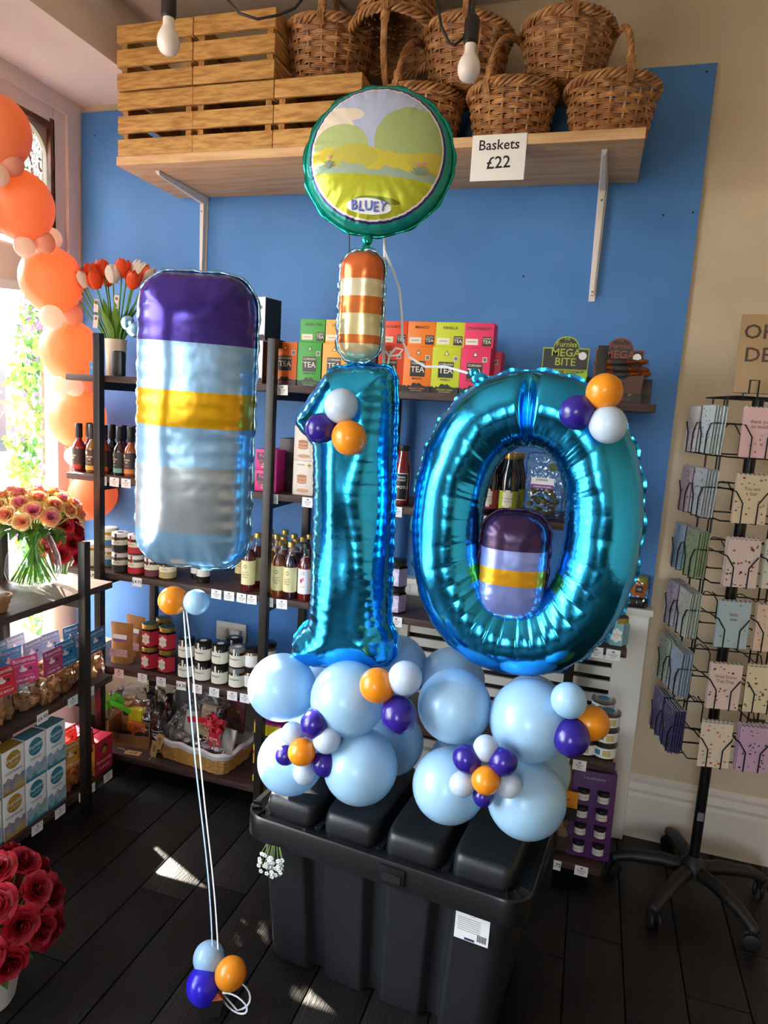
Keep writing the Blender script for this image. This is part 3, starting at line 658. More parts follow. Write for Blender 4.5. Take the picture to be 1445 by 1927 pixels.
# round foil balloon with a meadow print
rp = onY(712, 304, 1.72); RR = .185
def meadow():
    mm = bpy.data.materials.new('meadow_print'); mm.use_nodes = True; t = mm.node_tree; N = t.nodes; L = t.links; b = N['Principled BSDF']
    b.inputs['Metallic'].default_value = .35; b.inputs['Roughness'].default_value = .3
    tc = N.new('ShaderNodeTexCoord'); sp = N.new('ShaderNodeSeparateXYZ'); L.new(tc.outputs['Object'], sp.inputs[0])
    def M(op, a, bb=None, c=None):
        n = N.new('ShaderNodeMath'); n.operation = op
        for i, q in enumerate((a, bb, c)):
            if q is None: continue
            if isinstance(q, (int, float)): n.inputs[i].default_value = q
            else: L.new(q, n.inputs[i])
        return n.outputs[0]
    X, Z = sp.outputs[0], sp.outputs[2]
    nz = N.new('ShaderNodeTexNoise'); nz.inputs['Scale'].default_value = 22; nz.inputs['Detail'].default_value = 1; L.new(tc.outputs['Object'], nz.inputs['Vector'])
    wob = M('MULTIPLY', M('SUBTRACT', nz.outputs[0], .5), .05)
    cur = None
    def layer(cond, col):
        nonlocal cur
        if cur is None: cur = lin(col); return
        mx = N.new('ShaderNodeMix'); mx.data_type = 'RGBA'
        L.new(cond, mx.inputs[0])
        if isinstance(cur, tuple): mx.inputs[6].default_value = cur
        else: L.new(cur, mx.inputs[6])
        mx.inputs[7].default_value = lin(col); cur = mx.outputs[2]
    def ell(cx_, cz_, rx, rz):
        return M('LESS_THAN', M('ADD', M('ADD', M('POWER', M('DIVIDE', M('SUBTRACT', X, cx_), rx), 2), M('POWER', M('DIVIDE', M('SUBTRACT', Z, cz_), rz), 2)), M('MULTIPLY', wob, 6)), 1)
    layer(None, '#b9c6e6')
    layer(ell(-.10, .085, .06, .02), '#e6dccb'); layer(ell(-.13, .05, .07, .035), '#e9dfcf'); layer(ell(.15, .08, .05, .03), '#d8d4d8')
    layer(ell(.08, .03, .085, .085), '#a9bd7e'); layer(ell(-.09, .01, .07, .05), '#b3c487')
    layer(M('LESS_THAN', M('ADD', Z, wob), -.005), '#d3c64e'); layer(ell(-.05, -.02, .06, .03), '#c3bd55'); layer(ell(.15, -.02, .07, .03), '#cbbd4c')
    layer(M('LESS_THAN', M('ADD', Z, wob), -.045), '#9fb6a0'); layer(M('LESS_THAN', Z, -.062), '#b7bb2f')
    layer(ell(.02, -.118, .055, .009), '#6f7a1e')
    rad = M('POWER', M('ADD', M('POWER', X, 2), M('POWER', M('MULTIPLY', Z, 1), 2)), .5)
    layer(M('GREATER_THAN', rad, .160), '#f4eee8'); layer(M('GREATER_THAN', rad, .164), '#3d2470'); layer(M('GREATER_THAN', rad, .169), '#1f9c8e')
    L.new(cur, b.inputs['Base Color'])
    n2 = N.new('ShaderNodeTexNoise'); n2.inputs['Scale'].default_value = 12; bp = N.new('ShaderNodeBump'); bp.inputs['Strength'].default_value = .15; bp.inputs['Distance'].default_value = .01
    L.new(tc.outputs['Object'], n2.inputs['Vector']); L.new(n2.outputs[0], bp.inputs['Height']); L.new(bp.outputs[0], b.inputs['Normal'])
    return mm
TEAL = foilmat('teal_foil', '#1fa596', .2, .3, 14)
fm, sm_ = foil_mesh('body', [(RR * math.cos(2 * PI * i / 90), RR * math.sin(2 * PI * i / 90)) for i in range(90)], .17, .06, meadow(), .0075, lam=.02, amp=.0035, fin=.008, finmat=TEAL, seed=4, lump=.002)
t = thing('round_foil_balloon', 'round foil balloon with a meadow picture and teal rim above number one', 'balloon', rp, rot=(-.16, .06, .16)); put('body', fm, t); put('seam', sm_, t)
OVALW = mat('oval_white', '#e9edf0', .35); LOGO = mat('logo_blue', '#6a78cc', .4); LOGOD = mat('logo_dark', '#2f2f70', .4)
def cap_y(x, z):  # height of the puffed front at a point
    u = min(1, (RR - math.hypot(x, z)) / .17); return -.06 * math.sqrt(max(0, 1 - (1 - u) ** 2)) - .0035
def lay(mb, n0):
    mb.v = mb.v[:n0] + [(x, cap_y(x, z) + y, z) for x, y, z in mb.v[n0:]]
m = MB(); V = [(.0, 0, -.138)]; FF = []
for j in range(1, 7):
    for i in range(36): a = 2 * PI * i / 36; V.append((j / 6 * .056 * math.cos(a), 0, -.134 + j / 6 * .0175 * math.sin(a)))
V[0] = (0, 0, -.134)
for i in range(36):
    FF.append((0, 1 + i, 1 + (i + 1) % 36))
    for j in range(5): FF.append((1 + j * 36 + i, 1 + (j + 1) * 36 + i, 1 + (j + 1) * 36 + (i + 1) % 36, 1 + j * 36 + (i + 1) % 36))
m.add(V, FF, OVALW, True); lay(m, 0); m.build('oval_patch', t)
m = MB()
for i, (ch, dz, rt) in enumerate((('B', 0, .1), ('L', -.002, -.05), ('U', 0, .05), ('E', -.001, .1), ('Y', .002, -.1))):
    m.text(ch, .030, LOGOD, -.036 + i * .018 + .0012, -.135 + dz, 0, rot=rt); 
n0 = len(m.v)
for i, (ch, dz, rt) in enumerate((('B', 0, .1), ('L', -.002, -.05), ('U', 0, .05), ('E', -.001, .1), ('Y', .002, -.1))):
    m.text(ch, .029, LOGO, -.036 + i * .018, -.134 + dz, -.0008, rot=rt)
lay(m, 0); m.v = [(x, y - .002, z) for x, y, z in m.v]; m.build('lettering', t)
m = MB()
SAGE = mat('print_sage', '#7d8f86', .4); PNK = mat('print_pink', '#d77fb4', .4)
for fx, fz in ((-.112, -.05), (.108, -.052), (.122, -.048)):
    for k in range(5): a = PI * (.15 + .175 * k); m.poly([(fx - .002, fz), (fx + .002, fz), (fx + .018 * math.cos(a) + .003, fz + .018 * math.sin(a)), (fx + .018 * math.cos(a) - .003, fz + .018 * math.sin(a))], SAGE)
    m.disc(fx, fz + .026, .004, PNK, 0, n=8)
lay(m, 0); m.build('flower_print', t)
m = MB(); m.ell((0, 0, -RR - .012), (.014, .008, .016), TEAL); m.prism([(-.006, -RR - .02), (.006, -RR - .02), (.016, -RR - .045), (-.014, -RR - .042)], -.002, .002, TEAL); m.build('filling_tab', t)
# striped pillow-shaped foil balloons
def rr_outline(w_, h_, r, k=10):
    P = []
    for cx_, cz_, a0 in ((w_ / 2 - r, h_ / 2 - r, 0), (-w_ / 2 + r, h_ / 2 - r, PI / 2), (-w_ / 2 + r, -h_ / 2 + r, PI), (w_ / 2 - r, -h_ / 2 + r, 1.5 * PI)):
        for i in range(k + 1): a = a0 + PI / 2 * i / k; P.append((cx_ + r * math.cos(a), cz_ + r * math.sin(a)))
    return P
SKYF = foilmat('sky_foil', '#8fc0e6', .2, .3, 12)
PB = banded('striped_foil', [(0, '#8fc0e6'), (.13, '#a9b4bd'), (.36, '#8fb9e0'), (.50, '#d9a410'), (.62, '#8fb9e0'), (.78, '#3d2a86')], lo=-.35, hi=.35, metal=.55, rough=.24)
PBp = onY(368, 800, 1.50)
fm, sm_ = foil_mesh('body', rr_outline(.29, .73, .08), .12, .10, PB, .009, lam=.016, amp=.005, fin=.007, finmat=SKYF, seed=9, lump=.012)
t = thing('pillow_foil_balloon', 'large light blue and violet foil balloon floating left of the number one', 'balloon', (PBp.x, 1.50, PBp.z), rot=(.03, .02, .25)); put('body', fm, t); put('seam', sm_, t)
m = MB(); m.ell((-.15, 0, .22), (.03, .008, .02), SKYF); m.ell((-.175, 0, .235), (.018, .006, .018), SKYF); m.build('filling_tab', t)
OB = banded('orange_foil', [(0, '#e8dfb4'), (.14, '#d9793a'), (.22, '#ded39e'), (.42, '#d9793a'), (.58, '#e3d9b2'), (.74, '#d8703a')], lo=-.13, hi=.13, metal=.55, rough=.25)
p = onY(679, 574, 1.68)
fm, sm_ = foil_mesh('body', rr_outline(.115, .27, .045), .05, .04, OB, .006, lam=.012, amp=.003, fin=.007, finmat=SKYF, seed=12, lump=.004)
t = thing('pillow_foil_balloon', 'small orange and cream foil balloon standing on top of the number one', 'balloon', (p.x, 1.68, p.z - .004), rot=(0, 0, 0)); put('body', fm, t); put('seam', sm_, t)
NB = banded('navy_foil', [(0, '#dcd9d8'), (.10, '#8a98d8'), (.36, '#e0a21c'), (.50, '#8a98d8'), (.66, '#3a2547')], lo=-.145, hi=.145, metal=.5, rough=.25)
p = onY(965, 1065, 1.66)
fm, sm_ = foil_mesh('body', rr_outline(.165, .275, .06), .07, .055, NB, .0065, lam=.012, amp=.003, fin=.006, finmat=mat('navy_rim', '#3a2547', .25, metal=.6), seed=15, lump=.006)
t = thing('pillow_foil_balloon', 'small violet and blue foil balloon sitting inside the zero', 'balloon', (p.x, 1.66, p.z), rot=(0, 0, .1)); put('body', fm, t); put('seam', sm_, t)
# curled ribbons by the small foil balloon
P = [onY(a, b, 1.74) for a, b in ((722, 470), (740, 510), (752, 545), (756, 590), (757, 640), (770, 672), (800, 690), (838, 690), (880, 702))]
m = MB(); m.ribbon(P, .006, RIBW); tag(m.build('ribbon'), 'white ribbon running from the round balloon to the zero', 'ribbon')
P = [onY(a, b, 1.72) for a, b in ((722, 655), (732, 670), (750, 668), (758, 658), (745, 655), (733, 668), (729, 690))]
m = MB(); m.ribbon(P, .005, RIBW); tag(m.build('ribbon'), 'small white ribbon curl on top of the number one', 'ribbon')
a, b = onY(657, 425, 1.76), onY(655, 720, 1.76)
m = MB(); m.tube([a, b], .0018, BLACK, 6); tag(m.build('balloon_stick'), 'thin dark stick behind the small orange foil balloon', 'stick')
a, b = onY(724, 445, 1.75), onY(722, 700, 1.75)
m = MB(); m.tube([a, b], .004, WHITE, 8); tag(m.build('balloon_stick'), 'white stick holding up the round foil balloon', 'stick')
# peach garland on the window
GAR = 'peach balloon garland on the window'
for px, py, r, X, mt, lab in (
    (-8, 245, 62, -2.08, B_PEACH, 'big peach garland balloon at the very top, cut by the frame'), (38, 385, 60, -2.10, B_PEACH, 'big peach garland balloon, second from the top'),
    (97, 526, 57, -2.13, B_PEACH, 'big peach garland balloon, third from the top, beside the tulips'), (131, 658, 53, -2.15, B_PEACH, 'big peach garland balloon, fourth from the top, by the shelf end'),
    (146, 785, 51, -2.16, B_PEACH, 'big peach garland balloon, fifth from the top, above the sauce bottles'), (175, 930, 44, -2.17, B_PEACH, 'lowest big peach garland balloon, behind the corner shelf post')):
    balloon(px, py, r, 0, mt, lab, GAR, (.2, random.uniform(-.3, .3), random.uniform(0, 6)), P=onX(px, py, X), sq=1.05)
for px, py, r, X, mt, lab in (
    (22, 308, 22, -2.03, B_BLUSH, 'small blush balloon between the two topmost peach balloons'), (-4, 330, 20, -2.05, B_CREAM, 'small cream balloon at the frame edge near the top of the garland'),
    (82, 455, 20, -2.05, B_BLUSH, 'small blush balloon below the second peach balloon'), (46, 464, 19, -2.08, B_CREAM, 'small cream balloon left of the one below the second peach balloon'), (97, 449, 19, -2.13, B_CREAM, 'small cream balloon half hidden below the second peach balloon'),
    (97, 597, 22, -2.08, B_CREAM, 'small cream balloon between the third and fourth peach balloons'), (136, 592, 19, -2.08, B_BLUSH, 'small blush balloon between the third and fourth peach balloons'),
    (112, 726, 17, -2.10, B_CREAM, 'small cream balloon furthest left below the fourth peach balloon'), (139, 728, 17, -2.09, B_CREAM, 'small cream balloon in the middle below the fourth peach balloon'), (166, 724, 16, -2.10, B_BLUSH, 'small blush balloon below the fourth peach balloon'),
    (140, 858, 18, -2.12, B_CREAM, 'small cream balloon just above the peach roses'), (175, 862, 17, -2.12, B_BLUSH, 'small blush balloon behind the sauce bottles')):
    balloon(px, py, r, 0, mt, lab, GAR, (.4, random.uniform(-.6, .6), random.uniform(0, 6)), P=onX(px, py, X), sq=1.03)

# ------------------------------------------------------------------ storage bin
BIN = mat('bin_plastic', '#1d1e20', .38, bump=.12, bscale=350); BIN2 = mat('bin_rim_plastic', '#141415', .28)
bt_ = thing('storage_bin', 'large black ribbed plastic storage bin under the balloon display', 'storage bin', (-.415, 1.755, 0), -.105)
def ribbed(w_, d_, r, amp, n=200, ribs=None):
    P = []; per = []
    pts = rr_outline(w_, d_, r, 8); Q = resample(pts, .006); out = []
    for p in Q:
        x, y = p
        if abs(y) > d_ / 2 - r * .3 and ribs:
            inn = min(abs(x - c) for c in ribs); g = 1 / (1 + math.exp((inn - .026) / .003)); y -= math.copysign(amp * g, y)
        out.append((x, y))
    return out
ribs = (-.19, 0, .19)
rings = []
for z, k in ((0, .88), (.006, .895), (.06, .905), (.38, .985), (.40, .99)):
    rings.append([(x * k, y * k, z) for x, y in ribbed(.75, .38, .06, .03, ribs=ribs)])
b = MB(); n = len(rings[0]); V = [p for r in rings for p in r]; FF = [(j * n + i, j * n + (i + 1) % n, (j + 1) * n + (i + 1) % n, (j + 1) * n + i) for j in range(4) for i in range(n)] + [tuple(range(n))[::-1]]
b.add(V, FF, BIN, True); b.build('body', bt_, sharp=50)
lid = MB(); base = [tuple(p) for p in resample(rr_outline(.81, .44, .07, 8), .02)]; n = len(base); V = []; prof = [(.97, .385), (1, .388), (1, .452), (.992, .457), (.955, .457), (.95, .447), (.90, .445)]
for k, z in prof: V += [(x - math.copysign(min(abs(x), .405 * (1 - k)), x), y - math.copysign(min(abs(y), .405 * (1 - k)), y), z) for x, y in base]
FF = [(j * n + i, j * n + (i + 1) % n, (j + 1) * n + (i + 1) % n, (j + 1) * n + i) for j in range(len(prof) - 1) for i in range(n)] + [tuple((len(prof) - 1) * n + i for i in range(n))]
lid.add(V, FF, BIN2, True)
for sx in (-1, 1):
    for sy in (-1, 1):
        for k in range(3):
            a = PI / 2 * (k + .5) / 3; cx_, cy_ = sx * (.405 - .07), sy * (.22 - .07)
            lid.box((0, 0, .4535), (.028, .004, .02), BIN2, T=Matrix.Translation((cx_ + sx * .052 * math.cos(a), cy_ + sy * .052 * math.sin(a), 0)) @ Matrix.Rotation(math.atan2(sy * math.sin(a), sx * math.cos(a)), 4, 'Z'))
lo = lid.build('lid', bt_, sharp=40)
def loaf(w_, d_, h_):
    b = MB(); nu, nv = 24, 12; V = []; FF = []
    for j in range(nv + 1):
        a = PI / 2 * j / nv; k = math.cos(a) ** .45; z = h_ * math.sin(a) ** .6
        for i in range(nu * 2):
            t = 2 * PI * i / (nu * 2); c, s = math.cos(t), math.sin(t); e = .28
            V.append((w_ / 2 * math.copysign(abs(c) ** e, c) * (1 - .25 * (1 - k)) if j < nv else 0, d_ / 2 * math.copysign(abs(s) ** e, s) * (1 - .2 * (1 - k)) if j < nv else 0, z))
    n = nu * 2
    V = V[:]; 
    for j in range(nv):
        for i in range(n): FF.append((j * n + i, j * n + (i + 1) % n, (j + 1) * n + (i + 1) % n, (j + 1) * n + i))
    b.add(V, FF, BIN, True); return b.mesh('raised_panel', 0)
LM = loaf(.162, .36, .062)
for x in (-.276, -.092, .092, .276): put('raised_panel', LM, lo, (x, 0, .444))
for x in (-.184, 0, .184):
    b = MB(); b.rbox((x, 0, .4455), (.02, .345, .012), BIN2, .004); b.build('rib', lo)
b = MB(); b.rbox((.06, -.222, .425), (.07, .012, .045), BIN2, .004); b.box((.06, -.229, .42), (.05, .003, .022), BLACK); b.build('latch', lo)
b = MB(); T = Matrix.Translation((.268, -.1868, .335)) @ Matrix.Rotation(-.042, 4, 'X')
b.box((0, 0, 0), (.088, .001, .09), mat('sticker', '#d9d7d3', .5), T=T)
b.disc(0, .03, .008, GREY, -.0008, T=T); b.disc(0, .03, .0065, WHITE, -.0009, T=T)
for k in range(7): b.rect(-.008, .014 - k * .0055, .06, .0016, GREY, -.0008, T=T)
for k in range(11): b.rect(.016 + k * .0022, -.029, .0011 if k % 3 else .0016, .018, BLACK, -.0008, T=T)
b.rect(-.004, -.04, .026, .006, mat('sticker_navy', '#2b2350', .5), -.0008, T=T)
b.rect(-.034, .037, .012, .0016, GREY, -.0008, T=T); b.rect(-.034, .033, .01, .0016, GREY, -.0008, T=T); b.build('sticker', bt_)
# sprig of white flowers under the lid
sp = onY(515, 1608, 1.56); t = thing('flower_sprig', 'small artificial sprig of white flowers caught under the bin lid', 'flowers', (sp.x, 1.555, sp.z))
GREEN = mat('stem_green', '#7fa24a', .5, translucent=.2); WP = mat('white_petal', '#f2f2ee', .5, translucent=.2)
for k in range(9):
    x = -.035 + k * .009 + random.uniform(-.004, .004); L = random.uniform(.02, .055); b = MB(); b.tube([(x * .6, 0, .03), (x, -.008, 0), (x + random.uniform(-.01, .01), -.012, -L)], .0012, GREEN, 4); b.build('stem', t)
    for q in range(4):
        b = MB(); c = (x + random.uniform(-.006, .006), -.012 + random.uniform(-.006, .004), -L * q / 3 + random.uniform(-.004, .004))
        for s in range(5): a = 2 * PI * s / 5; b.ell((c[0] + .004 * math.cos(a), c[1], c[2] + .004 * math.sin(a)), (.003, .0016, .003), WP, 6, 4)
        b.build('flower', t)

# ------------------------------------------------------------------ pendant bulbs
def bulb(px, py, D, lab, cable):
    P = onD(px, py, D); t = thing('pendant_bulb', lab, 'light bulb', P, 0, 'bare pendant bulbs')
    b = MB(); b.lathe([(.001, -.05), (.013, -.048), (.023, -.041), (.0295, -.029), (.0315, -.016), (.030, -.003), (.025, .009), (.0185, .019), (.0158, .028), (.0152, .05)], mat('opal_glass', '#f1e6df', .25, coat=.3), 28); b.build('globe', t)
    b = MB(); b.lathe([(.0155, .045), (.0205, .05), (.0205, .105), (.017, .113), (.006, .122), (.0035, .15)], mat('lamp_holder', '#171514', .45), 24); b.build('holder', t)
    b = MB(); b.tube([(0, 0, .148)] + [Vector(c) - P for c in cable(P)], .0032, mat('cable_black', '#1a1718', .5), 8); b.build('cable', t)
bulb(317, 68, 1.9, 'bare opal light bulb in a black holder in front of the crates', lambda P: [P + Vector((0, 0, .4)), Vector((P.x, P.y, CZ))])
bulb(883, 118, 1.85, 'bare opal light bulb in a black holder in front of the baskets', lambda P: [P + Vector((0, 0, .22)), P + Vector((0, 0, .4)), Vector((P.x, P.y, CZ))])
P = [onD(a, b, 1.87) for a, b in ((818, -60), (822, 0), (830, 50), (845, 80), (855, 85), (872, 72), (882, 40), (884, 0), (886, -60))]
m = MB(); m.tube(P, .004, MATS['cable_black'], 8); tag(m.build('hanging_cable'), 'loop of black cable hanging beside the right light bulb', 'cable')
P = [onD(a, b, 1.9) for a, b in ((405, -60), (428, 0), (450, 25), (485, 36), (525, 28), (555, 15), (575, -10), (590, -60))]
m = MB(); m.tube(P, .004, MATS['cable_black'], 8); tag(m.build('hanging_cable'), 'slack black cable across the top in front of the crates', 'cable')

# ------------------------------------------------------------------ shop goods: builders (front faces -y, base at z=0)
def cmat(col, rough=.45): return mat('card_' + col.strip('#'), col, rough)
DK = cmat('#2d2926')
def tea_box(x, y, z, col, name, lab, small=False, rz=0, side=None):
    w_, h_, d_ = (.099, .082, .085) if small else (.101, .153, .09)
    t = thing('tea_box', lab, 'tea box', (x, y + d_ / 2, z), rz, 'tea boxes on the upper shelf'); b = MB(); b.rbox((0, 0, h_ / 2), (w_, d_, h_), cmat(col), .0015); b.build('carton', t)
    p = MB(); f = -d_ / 2 - .0006; g = f - .0004
    if small:
        p.text(name, .013, DK, 0, .063, f); p.rect(-.022, .02, .042, .02, CREAM, f); p.rect(-.022, .02, .026, .002, GREY, g); p.rect(.028, .022, .03, .03, DK, f); p.text('CORNISH', .0062, CREAM, .028, .031, g); p.text('TEA', .0155, CREAM, .028, .02, g)
    else:
        p.rect(0, .078, .052, .052, DK, f); p.text('CORNISH', .0108, CREAM, 0, .0955, g, rot=0); p.text('TEA', .027, CREAM, 0, .075, g); p.text(name, .0095, DK, 0, .045, f)
        p.poly([(0, .142), (-.009, .126), (.009, .126)], DK, y=f); p.poly([(0, .1385), (-.006, .1275), (.006, .1275)], CREAM, y=g); p.rect(.032, .116, .015, .016, CREAM, f); p.rect(.032, .116, .011, .012, GREY, g)
        hills = [(-.05, .001), (.05, .001), (.05, .017)] + [(.05 - .1 * i / 14, .017 + .006 * abs(math.sin(i * 1.3)) + (.009 if 5 <= i <= 9 else 0)) for i in range(1, 14)] + [(-.05, .02)]
        p.poly(hills, DK, y=f); p.text('ORGANIC FUSION', .0078, cmat(col), 0, .0115, g, sx=.85); p.text('MADE IN CORNWALL', .004, CREAM, 0, .0045, g)
    p.build('print', t)
    if side: q = MB(); q.rect(0, h_ / 2, d_ - .004, h_ - .004, cmat(side), -w_ / 2 - .0006, T=Matrix.Rotation(PI / 2, 4, 'Z')); q.build('side_print', t)
    return t
Z5, Z4, Z3, Z2, Z1 = ZS[4], ZS[3], ZS[2], ZS[1], ZS[0]
YF = 2.285
for px, col, nm, vn in ((536, '#f0700f', '', 'deep orange'), (582, '#3fa32d', 'GREEN TEA', 'green'), (628, '#f2a52c', 'LEMON', 'yellow-orange lemon'), (733, '#ee4a20', 'ROOIBOS', 'red-orange rooibos'), (786, '#f57f10', 'MANGO', 'orange mango'), (839, '#c9cf16', 'VANILLA', 'lime yellow vanilla'), (893, '#e8285c', 'STRAWBERRY', 'pink strawberry')):
    x = onY(px, 690, YF).x; tea_box(x, YF, Z5, col, nm, 'large %s tea box standing on the top shelf board' % vn)
    if nm: tea_box(x + .004, YF + .012, Z5 + .1535, col, nm, 'small %s tea box stacked on a large one' % vn, small=True)
tea_box(onY(915, 690, YF + .1).x, YF + .098, Z5, '#e8285c', 'STRAWBERRY', 'pink strawberry tea box in the second row, mostly hidden')
tea_box(onY(478, 700, YF).x, YF, Z5, '#e9e8ee', 'ENGLISH', 'white tea box behind the large foil balloon, lower of two', rz=-.25, side='#1b1715')
tea_box(onY(482, 640, YF).x, YF, Z5 + .154, '#e9e8ee', 'ENGLISH', 'white tea box with black side, upper of two by the post', rz=-.25, side='#1b1715')
def display_box(px, col, bg_, lines, lab, bars):
    x = onY(px, 680, YF + .02).x; t = thing('display_box', lab, 'display box', (x, YF + .03, Z5)); b = MB(); W_ = .152
    hd = [(-W_ / 2, 0), (W_ / 2, 0), (W_ / 2, .175)] + [(.042 * math.cos(a), .175 + .038 * math.sin(a)) for a in [PI * i / 12 for i in range(13)]] + [(-W_ / 2, .175)]
    b.prism(hd, .10, .103, cmat(bg_)); b.build('backboard', t)
    b = MB(); b.prism([(x_ * .0 + x_ , z_) for x_, z_ in hd], .0985, .0999, cmat(col))
    hin = [(x_ * .955, max(.105, z_ - .004)) for x_, z_ in hd]; b.poly(hin, cmat(bg_), y=.098)
    f = .0975
    for s, sz, zz in lines: b.text(s, sz, cmat(col if zz > .1 else bg_), 0, zz, f if zz > .1 else .0975)
    b.disc(.055, .15, .013, WHITE, .0972); b.build('header_print', t)
    b = MB(); b.box((0, .05, .04), (W_, .098, .08), cmat(bg_)); b.build('tray', t)
    for s in (-1, 1):
        b = MB(); b.prism([(s * .018, .03), (s * .072, .03), (s * .078, .09), (s * .026, .082)], -.004, -.001, cmat(bars)); b.build('flap', t)
    return t, x
display_box(1060, '#a9b716', '#2a2827', (('THE', .011, .203), ('Furniss', .024, .186), ('MEGA', .036, .158), ('BITE', .036, .128), ('APPLE PIE COOKIE', .0155, .095)), 'black and lime cookie display box reading MEGA BITE', '#9bd01a')
t, x = display_box(1166, '#8c3a22', '#241c19', (('THE', .011, .203), ('Furniss', .024, .186), ('MEGA', .036, .158), ('BITE', .036, .128)), 'dark brown cookie display box reading MEGA', '#5a2a18')
b = MB(); b.text('Furniss', .018, cmat('#8c3a22'), 0, .07, -.0008); b.text('MEGA', .026, cmat('#8c3a22'), 0, .048, -.0008); b.text('YOUTHFUL', .013, cmat('#8c3a22'), .01, .012, -.0008); b.poly([(.035, .02), (.05, .03), (.055, .07), (.045, .078), (.04, .05)], cmat('#a9852a'), y=-.0007); b.build('tray_print', t)
BARM = mat('bar_wrapper', '#8a4a1e', .25, metal=.3, bump=.5, bscale=90)
for i, (dz, rt) in enumerate(((.128, .05), (.108, -.02), (.088, .08))):
    t = thing('cookie_bar', 'brown wrapped cookie bar, %s from the top on the dark display' % ORD[i], 'snack bar', (x + (.006 * i), YF + .045, Z5 + dz), 0, 'wrapped bars on the display', rot=(0, -rt, 0))
    b = MB(); b.ell((0, 0, 0), (.062, .018, .011), BARM, 16, 8); b.ell((.07, 0, .0), (.018, .013, .009), BARM, 8, 6); b.ell((-.066, 0, 0), (.012, .013, .008), BARM, 8, 6); b.build('wrapper', t)
    b = MB(); b.rbox((-.002, -.004, 0), (.052, .03, .0205), cmat('#221d1b'), .008); b.build('sleeve', t)
# small lime box and bag next to the zero top
t = thing('biscuit_bag', 'small clear bag with lime label beside the strawberry tea', 'bag', (onY(952, 700, YF).x, YF + .05, Z5)); b = MB(); b.ell((0, 0, .04), (.04, .025, .04), CELLO, 14, 10); b.build('bag', t); b = MB(); b.ell((0, .003, .03), (.033, .017, .028), mat('biscuit', '#9c6a3a', .8, col2='#7a4d26', scale=60), 14, 10); b.build('biscuits', t); b = MB(); b.rbox((.028, -.02, .035), (.045, .004, .05), cmat('#c4d23a'), .001); b.build('label_card', t)

# price cards ------------------------------------------------------
def price_card(p, rz, lab, grp, txt=None, w_=.044, h_=.036, rx=0):
    t = thing('price_card', lab, 'price card', p, 0, grp, rot=(rx, random.uniform(-.04, .04), rz)); b = MB(); b.box((0, 0, 0), (w_, .001, h_), WHITE)
    if txt: b.text(txt, .02, BLACK, 0, 0, -.0008, rot=.05)
    else:
        b.rect(0, .010, .008, .006, GREY, -.0008)
        for k in range(2): b.rect(0, .002 - k * .005, .03 - k * .006, .0016, GREY, -.0008)
        b.rect(0, -.009, .014, .002, cmat('#c9646e'), -.0008)
    b.build('card', t)
def cards(pxs, z, nm, texts={}, labs={}):
    for i, (px, py) in enumerate(pxs):
        p = onY(px, py, SFY - .0025); price_card((p.x, SFY - .0025, z - .019), 0, labs[i] if i in labs else 'white price card reading %s on the %s' % (texts[i], nm) if i in texts else 'small white price card on the %s, %s from the left' % (nm, ORD[i]), 'price cards on the shelf edges', texts.get(i))
cards([(531, 732)], Z5, 'top tea shelf edge')
cards([(192, 900), (215, 905), (237, 908), (513, 937), (579, 945)], Z4, 'sauce shelf edge')
cards([(172, 1073), (258, 1088), (407, 1116), (431, 1121), (455, 1126), (473, 1128), (504, 1134), (530, 1138)], Z3, 'syrup bottle shelf edge', {0: '£6.95', 1: '£4.95'}, {1: 'white price card reading £4.95 below the red relish jars'})
cards([(224, 1255), (268, 1268), (303, 1276), (341, 1283), (371, 1290), (403, 1297), (437, 1303), (461, 1308)], Z2, 'jam shelf edge', {3: '£4.30'})
cards([(745, 962), (906, 975)], Z4, 'ketchup shelf edge behind the numbers')
cards([(745, 1170), (1121, 1232), (1153, 1236)], Z3, 'right shelf edge by the radiator')
cards([(1058, 1435), (1090, 1443)], Z2, 'tub shelf edge at the right')
cards([(1042, 1637), (1092, 1652)], Z1, 'lowest right shelf edge', {0: '£2.75'})

# bottles and jars -------------------------------------------------
def proto(fn): return fn()
BG = {}
def glassy(name, col, rough=.08): return mat('liquid_' + name, col, rough, coat=.6, spec=.6)
CAPK = mat('cap_black', '#1b1715', .45); GOLD = mat('lid_gold', '#c4a255', .3, metal=.8); LIDW = mat('lid_white', '#f1ece6', .4); LIDK = mat('lid_black', '#1d1a18', .3)
CGL = clear('bottle_glass', gloss=.16)
def sauce_bottle(x, y, z, liq, acc, lab):
    t = thing('sauce_bottle', lab, 'sauce bottle', (x, y, z), random.uniform(-.3, .3), 'hot sauce bottles on the corner shelf')
    b = MB(); b.lathe([(.001, 0), (.024, .001), (.026, .006), (.026, .098), (.023, .112), (.0135, .126), (.0115, .135), (.0115, .15)], glassy('s' + liq.strip('#'), liq), 20); b.build('bottle', t)
    b = MB(); b.lathe([(.0135, .138), (.0145, .14), (.0145, .195), (.0125, .198), (.001, .198)], CAPK, 18); b.build('cap', t)
    b = MB(); R = .0264; b.band(R, .012, .095, cmat('#3b2f29'), a=2.2); b.band(R + .0003, .012, .03, cmat(acc), a=1.2); b.band(R + .0003, .076, .088, CREAM, a=.22, c=-.55); b.ctext('BEFORE', .0085, CREAM, R + .0004, .066); b.ctext('USE', .0085, CREAM, R + .0004, .056); b.ctext('SAUCE', .006, cmat(acc), R + .0004, .042); b.build('label', t)
